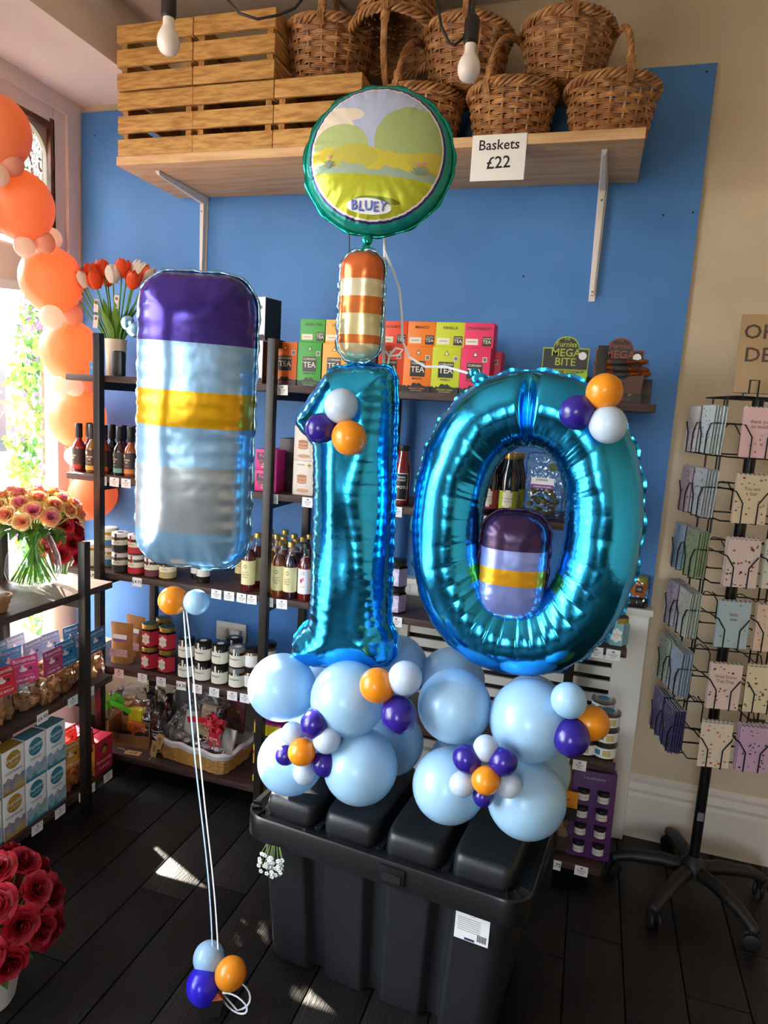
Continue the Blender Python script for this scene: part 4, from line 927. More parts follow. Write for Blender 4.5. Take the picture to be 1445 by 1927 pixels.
SB = [(149, 2.33, '#8f1a12', '#c33327'), (168, 2.42, '#7a1510', '#c33327'), (174, 2.325, '#8a5a1c', '#d9a53a'), (187, 2.42, '#9c2d12', '#d65a3a'), (196, 2.33, '#a33a14', '#d65a3a'), (211, 2.42, '#23251a', '#4a6a3a'), (226, 2.325, '#33100f', '#7cb7a6'), (232, 2.43, '#421310', '#7cb7a6'), (246, 2.33, '#a8501a', '#e0853a'), (252, 2.43, '#a8501a', '#e0853a')]
for i, (px, Y, lq, ac) in enumerate(SB): sauce_bottle(onY(px, 880, Y).x, Y, Z4, lq, ac, 'black-capped hot sauce bottle, %s from the left on the corner shelf' % ORD[i])
def round_jar(x, y, z, lid, body, l1, l2, lab, grp, txt, r=.0335, h=.082, strip=None, name='jam_jar', txt2=None):
    t = thing(name, lab, 'jar', (x, y, z), random.uniform(-.15, .15), grp)
    b = MB(); b.lathe([(.001, 0), (r - .003, .001), (r, .005), (r, h - .024), (r - .004, h - .018), (r - .004, h - .014)], glassy('j' + body.strip('#'), body), 22); b.build('glass', t)
    b = MB(); b.lathe([(r - .001, h - .017), (r + .0005, h - .016), (r + .0005, h - .002), (r - .002, h), (.001, h)], lid, 24); b.build('lid', t)
    b = MB(); R = r + .0004; b.band(R, .008, h - .028, l1, a=2.4)
    if l2: b.band(R + .0003, .008, .008 + (h - .036) * .55, l2, a=2.4)
    b.ctext(txt, .0085, GREY if l2 else BLACK, R + .0006, h - .038 if l2 else h * .48)
    if txt2: b.ctext(txt2, .0058, CREAM, R + .0006, .022)
    if strip: b.rect(0, h - .016, .008, .03, strip, -R - .0005); b.disc(0, 0, .014, strip, 0, T=Matrix.Translation((0, 0, h + .0004)) @ Matrix.Rotation(-PI / 2, 4, 'X'))
    b.build('label', t); return t
G1 = 'relish jars on the bottle shelf'
round_jar(onY(175, 1040, 2.33).x, 2.33, Z3, LIDW, '#b9822a', CREAM, None, 'squat jar of golden relish with white lid left of the shelf post', G1, 'RELISH', r=.044, h=.1)
round_jar(onY(207, 1030, 2.36).x, 2.36, Z3, LIDW, '#b78b30', CREAM, cmat('#3f7fc0'), 'blue-labelled relish jar behind the corner post, lower', G1, 'JEEKA\'S')
round_jar(onY(207, 1030, 2.36).x, 2.36, Z3 + .083, LIDW, '#b78b30', CREAM, cmat('#3f7fc0'), 'blue-labelled relish jar behind the corner post, upper', G1, 'JEEKA\'S')
for px, col, sc, nm in ((227, '#2b2522', '#2b2522', 'black'), (257, '#c41f2d', '#c41f2d', 'red'), (288, '#6f3038', '#6f3038', 'maroon'), (316, '#b8a46a', '#b8a46a', 'tan')):
    for k in range(2): round_jar(onY(px, 1060, 2.30).x, 2.30, Z3 + .083 * k, LIDW, '#5a3a1a', CREAM, cmat(col), '%s-labelled relish jar with white lid, %s of its stack' % (nm, ('bottom', 'top')[k]), G1, 'JEEKA\'S', strip=cmat(sc))
round_jar(onY(283, 1010, 2.39).x, 2.39, Z3 + .083, LIDW, '#5a3a1a', CREAM, cmat('#c41f2d'), 'red-topped relish jar in the second row behind the maroon one', G1, 'JEEKA\'S', strip=cmat('#c41f2d'))
round_jar(onY(283, 1010, 2.39).x, 2.39, Z3, LIDW, '#5a3a1a', CREAM, cmat('#c41f2d'), 'red-labelled relish jar hidden under the second row jar', G1, 'JEEKA\'S')
def syrup(x, y, z, liq, lab, lbl='#e6dfa6', cap=None, txt='Vinegar', h=1.0, txtc='#a8452a'):
    t = thing('syrup_bottle', lab, 'bottle', (x, y, z), random.uniform(-.12, .12), 'tall syrup bottles on the shelf'); t.scale = (1, 1, h)
    L = glassy('y' + liq.strip('#'), liq, .05)
    b = MB(); b.lathe([(.001, 0), (.0255, .001), (.0265, .006), (.0265, .135), (.022, .152), (.014, .165)], L, 22); b.build('liquid', t)
    b = MB(); b.lathe([(.0268, .135), (.0225, .153), (.0145, .166), (.012, .18), (.012, .2)], CGL, 22, cap=False); b.build('neck', t)
    b = MB(); b.lathe([(.0125, .196), (.0145, .197), (.0145, .214), (.013, .216), (.001, .216)], cap or GOLD, 18); b.build('cap', t)
    if lbl:
        b = MB(); R = .0269; b.band(R, .028, .122, cmat(lbl), a=1.9)
        if txt == 'HONEY':
            b.ctext('LOWER', .006, GREY, R + .0004, .11); b.ctext('VALLEY', .006, GREY, R + .0004, .103); b.band(R + .0003, .07, .085, cmat('#d33a48'), a=.16, c=-.12); b.band(R + .0003, .078, .09, cmat('#e0707a'), a=.12, c=.14); b.ctext('CORDIAL', .006, cmat('#c58a4a'), R + .0004, .055)
        else:
            b.band(R + .0003, .098, .099, BLACK, a=.4); b.band(R + .0003, .093, .107, cmat('#8a8458'), a=.2); b.band(R + .0005, .096, .104, cmat(lbl), a=.14); b.ctext('Cornish', .0075, cmat(txtc), R + .0004, .077); b.ctext(txt[0], .0075, cmat(txtc), R + .0004, .068); b.ctext('Vinegar', .0075, cmat(txtc), R + .0004, .059)
        b.build('label', t)
S1 = [(467, 2.30, '#5a0f18', '#e6dfa6', ('Raspberry',), 'plum red syrup bottle with pale yellow label left of the middle post'), (483, 2.37, '#5a0f18', '#e6dfa6', ('Raspberry',), 'red syrup bottle half hidden behind the middle post'),
      (506, 2.31, '#b08a1c', '#e6dfa6', ('Elderflower',), 'golden syrup bottle just right of the middle post'), (524, 2.285, '#8a3f14', '#e6dfa6', ('Strawberry',), 'amber syrup bottle with pale yellow label, front row'),
      (546, 2.285, '#37101c', '#e6dfa6', ('Raspberry',), 'dark purple syrup bottle with pale yellow label, front row'), (574, 2.29, '#6a1612', '#eeeef0', 'HONEY', 'red syrup bottle with white label at the shelf end')]
for px, Y, lq, lb, tx, lab in S1: syrup(onY(px, 1090, Y).x, Y, Z3, lq, lab, lb, CAPK if tx == 'HONEY' else None, tx)
for i, (px, Y, lq) in enumerate(((455, 2.44, '#3a2a1a'), (507, 2.46, '#8a6a1a'), (520, 2.39, '#9a6a1a'), (533, 2.36, '#8a3f14'), (535, 2.49, '#6a4a14'), (552, 2.43, '#a0561a'), (556, 2.35, '#4a0f1a'), (569, 2.40, '#4a0f1a'), (581, 2.46, '#5a1a14'))):
    syrup(onY(px, 1050, Y).x, Y, Z3, lq, 'gold-capped syrup bottle in the rear rows, %s from the left' % ORD[i], '#d8d2a0' if i % 2 else '#cfc08a', None, ('Cornish',))
for i, (px, Y) in enumerate(((372, 2.35), (383, 2.32))): syrup(onY(px, 1060, Y).x, Y, Z3, '#1a1414', ('black bottle below the large foil balloon, left of two', 'black bottle below the large foil balloon, right of two')[i], '#d9d4cc', CAPK, ('Balsamic',))
# jars on the jam shelf
def pouch(x, y, z, rz, lab, h=.17, w_=.105):
    t = thing('kraft_pouch', lab, 'pouch', (x, y, z), rz, 'kraft paper pouches'); b = MB(); V = []; FF = []; nx, nz = 10, 12
    for s in (-1, 1):
        for j in range(nz + 1):
            for i in range(nx + 1):
                u = i / nx * 2 - 1; v = j / nz; th = .03 * (1 - v) ** .6 * (1 - u ** 4) + .0008; V.append((u * w_ / 2 * (1 - .06 * math.sin(PI * v)), s * th, v * h))
    n = (nx + 1) * (nz + 1)
    for j in range(nz):
        for i in range(nx):
            a = j * (nx + 1) + i; FF.append((a, a + 1, a + nx + 2, a + nx + 1)); FF.append((n + a, n + a + nx + 1, n + a + nx + 2, n + a + 1))
    b.add(V, FF, KRAFT, True); b.build('bag', t, sharp=0)
    b = MB(); ty = lambda z_: -(.03 * (1 - z_ / h) ** .6 + .0022)
    b.add([(-.032, ty(.092), .092), (.032, ty(.092), .092), (.032, ty(.122), .122), (-.032, ty(.122), .122)], [(0, 1, 2, 3)], WHITE); b.add([(-.032, ty(.092) - .0004, .092), (.032, ty(.092) - .0004, .092), (.032, ty(.104) - .0004, .104), (-.032, ty(.104) - .0004, .104)], [(0, 1, 2, 3)], cmat('#8a5a8a')); b.build('label', t)
    b = MB(); b.add([(-.042, ty(.03) - .001, .03), (.042, ty(.03) - .001, .03), (.04, ty(.062) - .001, .062), (-.04, ty(.062) - .001, .062)], [(0, 1, 2, 3)], mat('turkish_delight', '#cfa0a6', .5, col2='#b58a86', scale=70)); b.build('window', t)
pouch(onY(230, 1240, 2.33).x, 2.33, Z2, .1, 'kraft paper pouch with white label at the front of the jam shelf'); pouch(onY(256, 1225, 2.42).x, 2.42, Z2, -.1, 'kraft paper pouch standing behind the front one', h=.175)
HG = 'hexagonal jam jars on the jam shelf'
def hex_jar(x, y, z, lab, body='#26100f', lbl='#c0263a', inner='#eadcc8', lid=GOLD, txt='HALZEPHRON', grp=HG):
    t = thing('hexagonal_jar', lab, 'jar', (x, y, z), random.uniform(-.12, .12), grp); b = MB(); b.lathe([(.036, .001), (.039, .004), (.039, .072), (.032, .08)], glassy('h' + body.strip('#'), body), 6, smooth=False, ph=0); b.build('glass', t)
    b = MB(); b.lathe([(.033, .078), (.034, .079), (.034, .094), (.032, .096)], lid, 24); b.lathe([(.029, .0962), (.001, .0965)], mat('lid_green', '#3b4a34', .35) if lid is GOLD else lid, 24, cap=False); b.build('lid', t)
    f = -.0342; b = MB(); b.rect(0, .038, .0385, .062, cmat(lbl), f); b.poly([(0, .064), (-.008, .056), (-.018, .052), (-.014, .038), (-.018, .024), (-.008, .02), (0, .012), (.008, .02), (.018, .024), (.014, .038), (.018, .052), (.008, .056)], cmat(inner), y=f - .0004); b.text(txt, .0052, GREY, 0, .04, f - .0007); b.text('SPICED', .004, GREY, 0, .032, f - .0007)
    for s in (-1, 1): b.rect(0, .038, .0385, .062, cmat(lbl), f, T=Matrix.Rotation(s * PI / 3, 4, 'Z'))
    b.build('label', t)
for px, nm in ((283, 'left'), (315, 'right')):
    for k in range(2): hex_jar(onY(px, 1230, 2.32).x, 2.32, Z2 + .097 * k, 'hexagonal jam jar with red label, %s of the %s stack' % (('bottom', 'top')[k], nm))
hex_jar(onY(309, 1180, 2.41).x, 2.41, Z2 + .097, 'hexagonal jam jar in the second row behind the stacks, top'); hex_jar(onY(309, 1180, 2.41).x, 2.41, Z2, 'hexagonal jam jar in the second row behind the stacks, bottom')
BG2 = 'cream-labelled preserve jars'
for px, nm, lid in ((351, 'first', LIDK), (382, 'second', LIDK), (414, 'third', LIDK), (447, 'fourth', mat('lid_grey', '#7c7a78', .35))):
    for k in range(2): round_jar(onY(px, 1260, 2.305).x, 2.305, Z2 + .083 * k, lid, '#3a1712', cmat('#e9e4cf'), None, 'cream-labelled preserve jar, %s of the %s stack from the left' % (('bottom', 'top')[k], nm), BG2, 'Boddington\'s', strip=cmat('#e9e4cf'))
for k in range(2): round_jar(onY(441, 1215, 2.39).x, 2.39, Z2 + .083 * k, LIDK, '#3a1712', cmat('#e9e4cf'), None, 'cream-labelled preserve jar in the second row, %s' % ('lower', 'upper')[k], BG2, 'Boddington\'s', strip=cmat('#e9e4cf'))
for k in range(2): round_jar(onY(474, 1260, 2.33).x, 2.33, Z2 + .083 * k, LIDK, '#8a5a2a', WHITE, None, 'amber jar with white label behind the middle post, %s' % ('bottom', 'top')[k], 'amber jars by the middle post', ' ')
round_jar(onY(503, 1240, 2.40).x, 2.40, Z2 + .083, LIDK, '#8a4a1a', WHITE, None, 'amber jar with black lid just right of the middle post', 'amber jars by the middle post', ' ', r=.036); round_jar(onY(503, 1240, 2.40).x, 2.40, Z2, LIDK, '#8a4a1a', WHITE, None, 'amber jar under the one right of the middle post', 'amber jars by the middle post', ' ', r=.036)
# sauce shelf, right of the middle post
def carton(x, y, z, sz, col, lab, prints, cat='box', name='carton', rz=0, grp=None):
    t = thing(name, lab, cat, (x, y + sz[1] / 2, z), rz, grp); b = MB(); b.rbox((0, 0, sz[2] / 2), sz, cmat(col), .0015); b.build('body', t); p = MB(); prints(p, -sz[1] / 2 - .0006); p.build('print', t); return t
def pr_mag(p, f): p.rect(0, .052, .075, .028, cmat('#5a2a4a'), f); p.text('Furniss', .019, cmat('#e55aa8'), 0, .055, f - .0004); p.rect(0, .03, .06, .012, cmat('#6a4a2a'), f); p.text('BISCUITS', .009, WHITE, 0, .013, f); p.text('FUDGE', .009, WHITE, 0, .023, f - .0004)
for k in range(2): carton(onY(500, 890, 2.285).x, 2.285, Z4 + .0785 * k, (.09, .14, .078), '#d2267f', 'magenta biscuit box, %s of two stacked right of the middle post' % ('lower', 'upper')[k], pr_mag, name='biscuit_box', grp='magenta biscuit boxes')
def pr_orig(p, f):
    p.text('ORIGINAL', .024, cmat('#dcc9b4'), .026, .064, f, rot=PI / 2); p.disc(-.008, .048, .02, cmat('#c8855a'), f, rz=.007)
    for k in range(4): p.disc(-.008, .052 + k * .006, .019, cmat('#b9744a' if k % 2 else '#d09a6c'), f - .0003 * (k + 1), rz=.006)
    p.disc(-.004, .017, .024, cmat('#d09a6c'), f, rz=.007); p.disc(.02, .11, .007, cmat('#d9a94a'), f)
    p.text('Cornish', .009, GREY, -.014, .112, f)
for k in range(2): carton(onY(572, 890, 2.29).x, 2.29, Z4 + .1265 * k, (.088, .07, .126), '#eadccd', 'cream shortbread box, %s of two stacked beside the number one' % ('lower', 'upper')[k], pr_orig, name='biscuit_box', grp='cream shortbread boxes')
for k in range(2): carton(onY(538, 890, 2.35).x, 2.35, Z4 + .1 * k, (.06, .12, .099), '#3a2a2c', 'box coloured dark for shade, %s of two between the magenta and cream boxes' % ('lower', 'upper')[k], lambda p, f: p.rect(0, .05, .05, .002, cmat('#5a4a4c'), f), name='biscuit_box', grp='boxes coloured dark for shade')  # shadow between the stacks is put into the boxes' dark colour
# ketchup and bottles behind the numbers
def tall(x, y, z, liq, lab, cap, fn, r=.029, h=.21):
    t = thing('sauce_bottle', lab, 'bottle', (x, y, z), 0, 'sauce bottles behind the numbers'); b = MB(); b.lathe([(.001, 0), (r - .002, .001), (r, .006), (r, h * .6), (r * .8, h * .74), (r * .6, h * .85), (r * .6, h * .93)], glassy('t' + liq.strip('#'), liq), 22); b.build('bottle', t)
    b = MB(); b.lathe([(r * .68, h * .91), (r * .7, h * .915), (r * .7, h), (.001, h)], cap, 20); b.build('cap', t); b = MB(); fn(b, r + .0004); b.build('label', t)
def lb_k(b, R): b.band(R, .02, .115, CREAM, a=1.0); b.band(R + .0002, .023, .112, cmat('#1c1a19'), a=.93); b.ctext('CORNISH', .009, WHITE, R + .0005, .1); b.ctext('KETCHUP', .009, WHITE, R + .0005, .09); b.ctext('CHIPOTLE', .014, WHITE, R + .0005, .065)
tall(onY(757, 900, 2.30).x, 2.30, Z4, '#7a1f14', 'red ketchup bottle with black label between the two numbers', CAPK, lb_k)
def lb_h(c):
    def f(b, R): b.band(R, .02, .085, cmat(c), a=1.3); b.band(R + .0003, .035, .08, cmat('#e6dcc6'), a=.5); b.band(R + .0003, .027, .088, cmat('#e6dcc6'), a=.25); b.ctext('HALZEPHRON', .0058, GREY, R + .0006, .06); b.ctext('BBQ SAUCE', .005, GREY, R + .0006, .05)
    return f
tall(onY(921, 920, 2.31).x, 2.31, Z4, '#14090a', 'black bottle with red label seen through the zero', GOLD, lb_h('#a8203c'), r=.032); tall(onY(958, 920, 2.31).x, 2.31, Z4, '#120a08', 'black bottle with lime label seen through the zero', GOLD, lb_h('#a9b82c'), r=.032)
tall(onY(940, 900, 2.40).x, 2.40, Z4, '#120a08', 'black gold-capped bottle in the second row seen through the zero', GOLD, lb_h('#a8203c'), r=.032); tall(onY(972, 900, 2.40).x, 2.40, Z4, '#120a08', 'black bottle behind the lime label bottle seen through the zero', GOLD, lb_h('#a9b82c'), r=.032)
t = thing('crisp_bag', 'clear bag of herb biscuits with white label seen through the zero', 'bag', (onY(1022, 930, 2.31).x, 2.33, Z4)); b = MB(); b.rbox((0, 0, .11), (.13, .05, .22), CELLO, .02); b.build('bag', t)
b = MB()
for _ in range(30): b.ell((random.uniform(-.045, .045), random.uniform(-.015, .015), random.uniform(.012, .1)), (.012, .008, .01), mat('olive_biscuit', '#7c7340', .8, col2='#55502c', scale=50), 8, 6)
o = b.build('biscuits', t); o['kind'] = 'stuff'
b = MB(); b.rect(-.005, .12, .075, .035, WHITE, -.0262); b.rect(-.005, .108, .075, .014, cmat('#7c3a86'), -.0266); b.text('CORNISH', .009, BLACK, -.008, .13, -.0266); b.text('rosemary & garlic', .008, WHITE, -.005, .108, -.027); b.disc(.025, .175, .015, cmat('#3f5a30'), -.0262); b.build('label', t)
t = thing('chopping_board', 'wooden board end showing right of the zero', 'board', (onY(1206, 900, 2.40).x - .03, 2.44, Z4)); b = MB(); b.rbox((0, 0, .065), (.08, .02, .13), mat('board_wood', '#b07a3f', .5, col2='#9a6730', scale=12), .008); b.build('board', t)
# lilac jars
for k in range(2): hex_jar(onY(744, 1130, 2.31).x, 2.31, Z3 + .097 * k, 'hexagonal jar with lilac label between the numbers, %s' % ('lower', 'upper')[k], '#2a1412', '#c9b6dc', '#e6dff0', LIDK, 'jolly', 'lilac-labelled jars')
for i, (px, nm) in enumerate(((905, 'left'), (932, 'right'))): round_jar(onY(px, 1060, 2.34).x, 2.34, Z3, LIDK, '#2a2320', cmat('#cfc8bd'), None, 'dark jar seen low through the zero, %s of two' % nm, 'dark jars behind the zero', ' ')
t = thing('tissue_pack', 'crumpled clear plastic bag on the shelf seen through the zero', 'bag', (onY(907, 1030, 2.40).x, 2.43, Z3)); b = MB(); b.ell((0, 0, .085), (.06, .03, .085), mat('frosted_plastic', '#b9bcc0', .3, bump=.9, bscale=30), 16, 12); b.build('bag', t)
hex_jar(onY(1160, 1190, 2.32).x, 2.32, Z3, 'hexagonal jar with teal label at the right end of the shelf', '#8fb7b8', '#7fb3b8', '#e9e6da', GOLD, 'HALZEPHRON', 'teal jars at the shelf end'); hex_jar(onY(1156, 1170, 2.42).x, 2.42, Z3, 'hexagonal jar with teal label behind the one at the shelf end', '#8fb7b8', '#7fb3b8', '#e9e6da', GOLD, 'HALZEPHRON', 'teal jars at the shelf end')
q = (.16, 2.60, .9245); t = thing('tea_gift_bag', 'clear gift bag with orange tea sachet on the radiator cover', 'bag', (.2, 2.618, .925), .05); b = MB(); b.rbox((0, 0, .06), (.1, .05, .12), CELLO, .015); b.build('bag', t)
b = MB(); b.rbox((0, -.012, .07), (.05, .004, .05), cmat('#e0701a'), .001, T=Matrix.Rotation(.15, 4, 'Y')); b.build('sachet', t); b = MB(); b.rbox((.01, .004, .09), (.06, .004, .06), cmat('#a9a81a'), .001); b.build('sachet', t)
b = MB(); b.rect(.012, .07, .026, .024, DK, -.0146); b.text('TEA', .012, CREAM, .012, .068, -.015); b.build('print', t); b = MB(); b.rbox((0, 0, .018), (.088, .036, .03), cmat('#1c1816'), .008); b.build('filling', t)
# tubs
def tub(x, y, z, lab):
    t = thing('clear_tub', lab, 'tub', (x, y, z), random.uniform(-.3, .3), 'clear plastic tubs on the right shelf'); b = MB(); b.lathe([(.001, 0), (.036, .001), (.04, .048)], clear('tub_plastic', gloss=.15), 24); b.build('cup', t); b = MB(); b.lathe([(.001, .003), (.0345, .004), (.037, .036), (.001, .037)], mat('tub_fill', '#cdbf9c', .7, col2='#a89868', scale=60), 20); b.build('filling', t)
    b = MB(); b.lathe([(.042, .044), (.042, .052), (.038, .054), (.001, .054)], clear('tub_lid', gloss=.2), 24); b.lathe([(.02, .0545), (.001, .0546)], cmat('#2f8fa8'), 20, cap=False); b.build('lid', t); b = MB(); b.band(.0394, .008, .042, WHITE, a=1.2); b.band(.0397, .014, .036, cmat('#d7c07a'), a=.35, c=.1); b.band(.0397, .016, .034, cmat('#2f8fa8'), a=.3, c=-.75); b.build('label', t)
for k in range(3): tub(onY(1137, 1410, 2.32).x, 2.32, Z2 + .0555 * k, 'round clear tub with white label, %s of the front stack' % ('bottom', 'middle', 'top')[k])
for k in range(3): tub(onY(1130, 1370, 2.41).x, 2.42, Z2 + .0555 * k, 'round clear tub in the second stack behind, %s' % ('bottom', 'middle', 'top')[k])
tub(onY(1098, 1435, 2.32).x, 2.32, Z2, 'single round clear tub left of the front tub stack')
# bottom right shelf
t = thing('jar_gift_set', 'purple card gift set holding eight small jars', 'gift set', (onY(1105, 1600, 2.30).x, 2.325, Z1), 0, rot=(-.08, 0, .05)); PUR = mat('purple_card', '#4c1d58', .5, col2='#5d2a68', scale=90)
b = MB(); b.rbox((0, 0, .155), (.145, .045, .31), PUR, .002); b.box((0, .012, .325), (.13, .003, .03), PUR); b.text('HALZEPHRON', .011, cmat('#b9a3c2'), 0, .285, -.0232); b.build('card', t)
for r_ in range(4):
    for c in range(2):
        g = MB(); g.lathe([(.001, 0), (.019, .001), (.02, .003), (.02, .03)], glassy('mini', '#2a1a20'), 16); g.lathe([(.021, .03), (.021, .041), (.001, .042)], CAPK, 16); g.band(.0203, .004, .027, cmat('#d9d3c6'), a=1.2); g.ctext('HALZEPHRON', .0045, GREY, .0206, .016); g.build('jar', t, (-.033 + c * .066, -.022, .02 + r_ * .062))
t = thing('scoop_bag', 'clear bag with orange header card and wooden scoop', 'bag', (onY(1052, 1590, 2.29).x, 2.30, Z1)); b = MB(); b.rbox((0, 0, .11), (.095, .035, .2), CELLO, .012); b.build('bag', t); b = MB(); b.rbox((0, -.014, .215), (.092, .006, .06), cmat('#d98a1c'), .001); b.box((0, -.0145, .16), (.092, .006, .045), cmat('#2a1d12')); b.text('Furniss', .016, BLACK, -.005, .215, -.0178); b.build('header_card', t); b = MB(); b.ell((0, 0, .075), (.026, .008, .026), mat('scoop_wood', '#8a623a', .6), 16, 8); b.tube([(0, 0, .08), (.002, 0, .125)], .007, MATS['scoop_wood'], 8); b.build('scoop', t); b = MB(); b.ell((0, 0, .04), (.038, .014, .034), mat('cocoa', '#3a2415', .8), 14, 8); b.build('filling', t)
t = thing('kraft_box', 'brown kraft box on the lowest shelf behind the gift set', 'box', (onY(1085, 1530, 2.45).x - .02, 2.47, Z1)); b = MB(); b.rbox((0, 0, .15), (.2, .1, .3), KRAFT, .002); b.build('body', t); b = MB(); b.text('CORNISH', .03, BLACK, .03, .24, -.0508); b.build('print', t)
# bottom left shelf of the corner unit
def pr_moon(p, f): p.rect(0, .062, .118, .118, cmat('#e3c81a'), f); p.poly([(-.059, .03), (.059, .012), (.059, .07), (-.059, .08)], cmat('#191512'), y=f - .0003); p.text('MOON', .03, cmat('#2fb3c4'), 0, .056, f - .0006, rot=-.1); p.text('MALLOW', .026, cmat('#2fb3c4'), 0, .033, f - .0006, rot=-.1)
for k in range(2): carton(onY(497, 1430, 2.30).x + .015, 2.29, Z1 + .1305 * k, (.12, .12, .13), '#a3246f', 'magenta and yellow MOON MALLOW box, %s of two' % ('lower', 'upper')[k], pr_moon, name='sweet_box', grp='marshmallow boxes')
def bow(t, c, col, s=1.0, loops=2, tails=((-.5, -1), (1, -.5)), nm='bow', rw=.022):
    b = MB(); mt = mat('ribbon_' + col.strip('#'), col, .35, sheen=.2)
    for k in range(loops if loops > 2 else 0):
        a = k * 2.39996; e = .25 + 1.25 * math.sqrt(k / loops); D = Vector((math.cos(a) * math.sin(e), -math.cos(e) * .8, math.sin(a) * math.sin(e))); n_ = D.cross(Vector((.3, .5, 1))).normalized(); w2 = D.cross(n_)
        b.ribbon([Vector(c) + D * (.045 * s * math.sin(PI * i / 12)) + n_ * (.016 * s * math.sin(2 * PI * i / 12)) for i in range(13)], rw * s, mt, up=n_)
    for k in range(loops if loops < 3 else 0):
        a = (k / loops) * 2 * PI + .3 if loops > 2 else (PI * k + .35)
        P = []; dx, dz = math.cos(a), math.sin(a) * .7 + .35
        for i in range(11): u = i / 10; sw = math.sin(PI * u); P.append((c[0] + dx * sw * .05 * s - dz * .018 * s * math.sin(2 * PI * u), c[1] - .012 * s * sw - .01 * math.sin(2 * PI * u), c[2] + dz * sw * .05 * s + dx * .018 * s * math.sin(2 * PI * u)))
        b.ribbon(P, rw * s, mt)
    for dx, dz in tails: b.ribbon([(c[0] + dx * .09 * s * u, c[1] - .012 - .006 * math.sin(4 * u), c[2] + dz * .07 * s * u + .012 * math.sin(PI * u)) for u in [i / 8 for i in range(9)]], .022 * s, mt)
    b.ell(c, (.01 * s, .01 * s, .01 * s), mt, 10, 8); return b.build(nm, t)
# kraft gift crate with green bow
gx = onY(243, 1375, 2.34); t = thing('gift_box', 'open kraft gift box with green bow wrapped in cellophane', 'gift box', (gx.x, 2.39, Z1), .12)
b = MB()
for c, s in (((0, 0, .006), (.2, .13, .01)), ((0, -.062, .03), (.2, .006, .05)), ((0, .062, .08), (.2, .006, .15)), ((-.097, 0, .055), (.006, .13, .1)), ((.097, 0, .055), (.006, .13, .1))): b.box(c, s, KRAFT)
b.build('tray', t); b = MB(); b.rbox((.02, .0, .115), (.1, .03, .07), cmat('#d9c418'), .002); b.build('yellow_pack', t); b = MB(); b.rbox((.02, -.03, .075), (.085, .02, .045), cmat('#e0661a'), .006); b.text('TEA', .022, BLACK, .03, .075, -.0405); b.build('orange_sachet', t); b = MB(); b.rbox((-.05, .01, .1), (.035, .03, .12), KRAFT, .001); b.rect(-.05, .12, .024, .024, DK, -.0055); b.build('kraft_pack', t)
for k, xx in enumerate((-.025, .04)):
    b = MB(); b.lathe([(.028, -.012), (.03, 0), (.026, .012), (.001, .013)], mat('tin_dark', '#2a2826', .25, metal=.5), 20, T=Matrix.Translation((xx, -.052, .036)) @ Matrix.Rotation(PI / 2, 4, 'X')); b.build('tin', t)
b = MB(); b.rbox((0, 0, .12), (.21, .14, .235), CELLO, .03); b.build('wrapping', t); bow(t, (-.07, -.075, .20), '#4fc21f', 1.0)
for i, (px, Y) in enumerate(((283, 2.40), (300, 2.33), (318, 2.42))):
    q = onY(px, 1370, Y); t = thing('wrapped_bottle', 'dark sauce bottle in clear wrapping, %s of three beside the gift box' % ('left', 'middle', 'right')[i], 'bottle', (q.x, Y, Z1), 0, 'wrapped sauce bottles on the lowest shelf')
    b = MB(); b.lathe([(.001, 0), (.028, .001), (.03, .006), (.03, .13), (.018, .165), (.014, .2), (.014, .215)], glassy('wrapb', '#3a1512'), 20); b.build('bottle', t); b = MB(); lb_k(b, .0304); b.build('label', t); b = MB(); b.lathe([(.016, .195), (.016, .226), (.001, .227)], CAPK, 16); b.build('cap', t); b = MB(); b.lathe([(.038, .002), (.04, .12), (.024, .19), (.012, .21), (.03, .25)], CELLO, 14, cap=False); b.build('wrapping', t)
def tagcard(P, txt, lab, rz=0, rx=0, ry=0):
    t = thing('price_tag', lab, 'price tag', P, rot=(rx, ry, rz)); b = MB(); b.prism([(-.035, -.015), (.035, -.015), (.035, .015), (-.03, .015), (-.037, .008), (-.037, -.008)], -.0006, .0006, TAGC); b.text(txt, .02, BLACK, .002, 0, -.0009); b.build('card', t); b = MB(); b.tube([(-.032, -.001, 0), (-.06, -.004, .012), (-.085, .004, .02)], .0008, CREAM, 4); b.build('string', t)
q = onZ(255, 1414, Z1 + .002); tagcard((q.x, SFY + .03, Z1 + .003), '£18', 'kraft price tag reading £18 lying on the lowest shelf', rx=-PI / 2 + .05, rz=.1)
q = onY(308, 1355, 2.30); tagcard((q.x, 2.272, Z1 + .09), '£28', 'kraft price tag reading £28 hanging on the wrapped bottles', ry=-1.3)
# hamper basket with red bow
hx = onY(385, 1420, 2.38); t = thing('hamper_basket', 'wicker hamper tray with white lining and big red bow', 'basket', (hx.x, 2.39, Z1), -.12)
HW = mat('hamper_wicker', '#c08a3c', .55, col2='#a06f2a', scale=40, bump=.2, bscale=90); LIN = mat('hamper_lining', '#d9d3cf', .8, bump=.3, bscale=40)
b = MB()
for k in range(10):
    z = .006 + k * .0075; w_, d_ = .33 + k * .004, .20 + k * .003; P = resample(rr_outline(w_, d_, .03, 2), .02); b.tube([(p[0] * (1 + .013 * (1 if (i + k) % 2 else -1)), p[1] * (1 + .02 * (1 if (i + k) % 2 else -1)), z) for i, p in enumerate(P)], .0042, HW, 4, closed=True)
b.box((0, 0, .006), (.31, .18, .008), HW); b.build('weave', t)
b = MB(); V = []; P = [tuple(p) for p in resample(rr_outline(.37, .235, .035, 4), .015)]; n = len(P)
for k, (s, z) in enumerate(((1.0, .072), (1.03, .082), (1.06, .094), (.97, .1), (.9, .075), (.85, .03))): V += [(x_ * s, y_ * s, z + .004 * math.sin(i * .9)) for i, (x_, y_) in enumerate(P)]
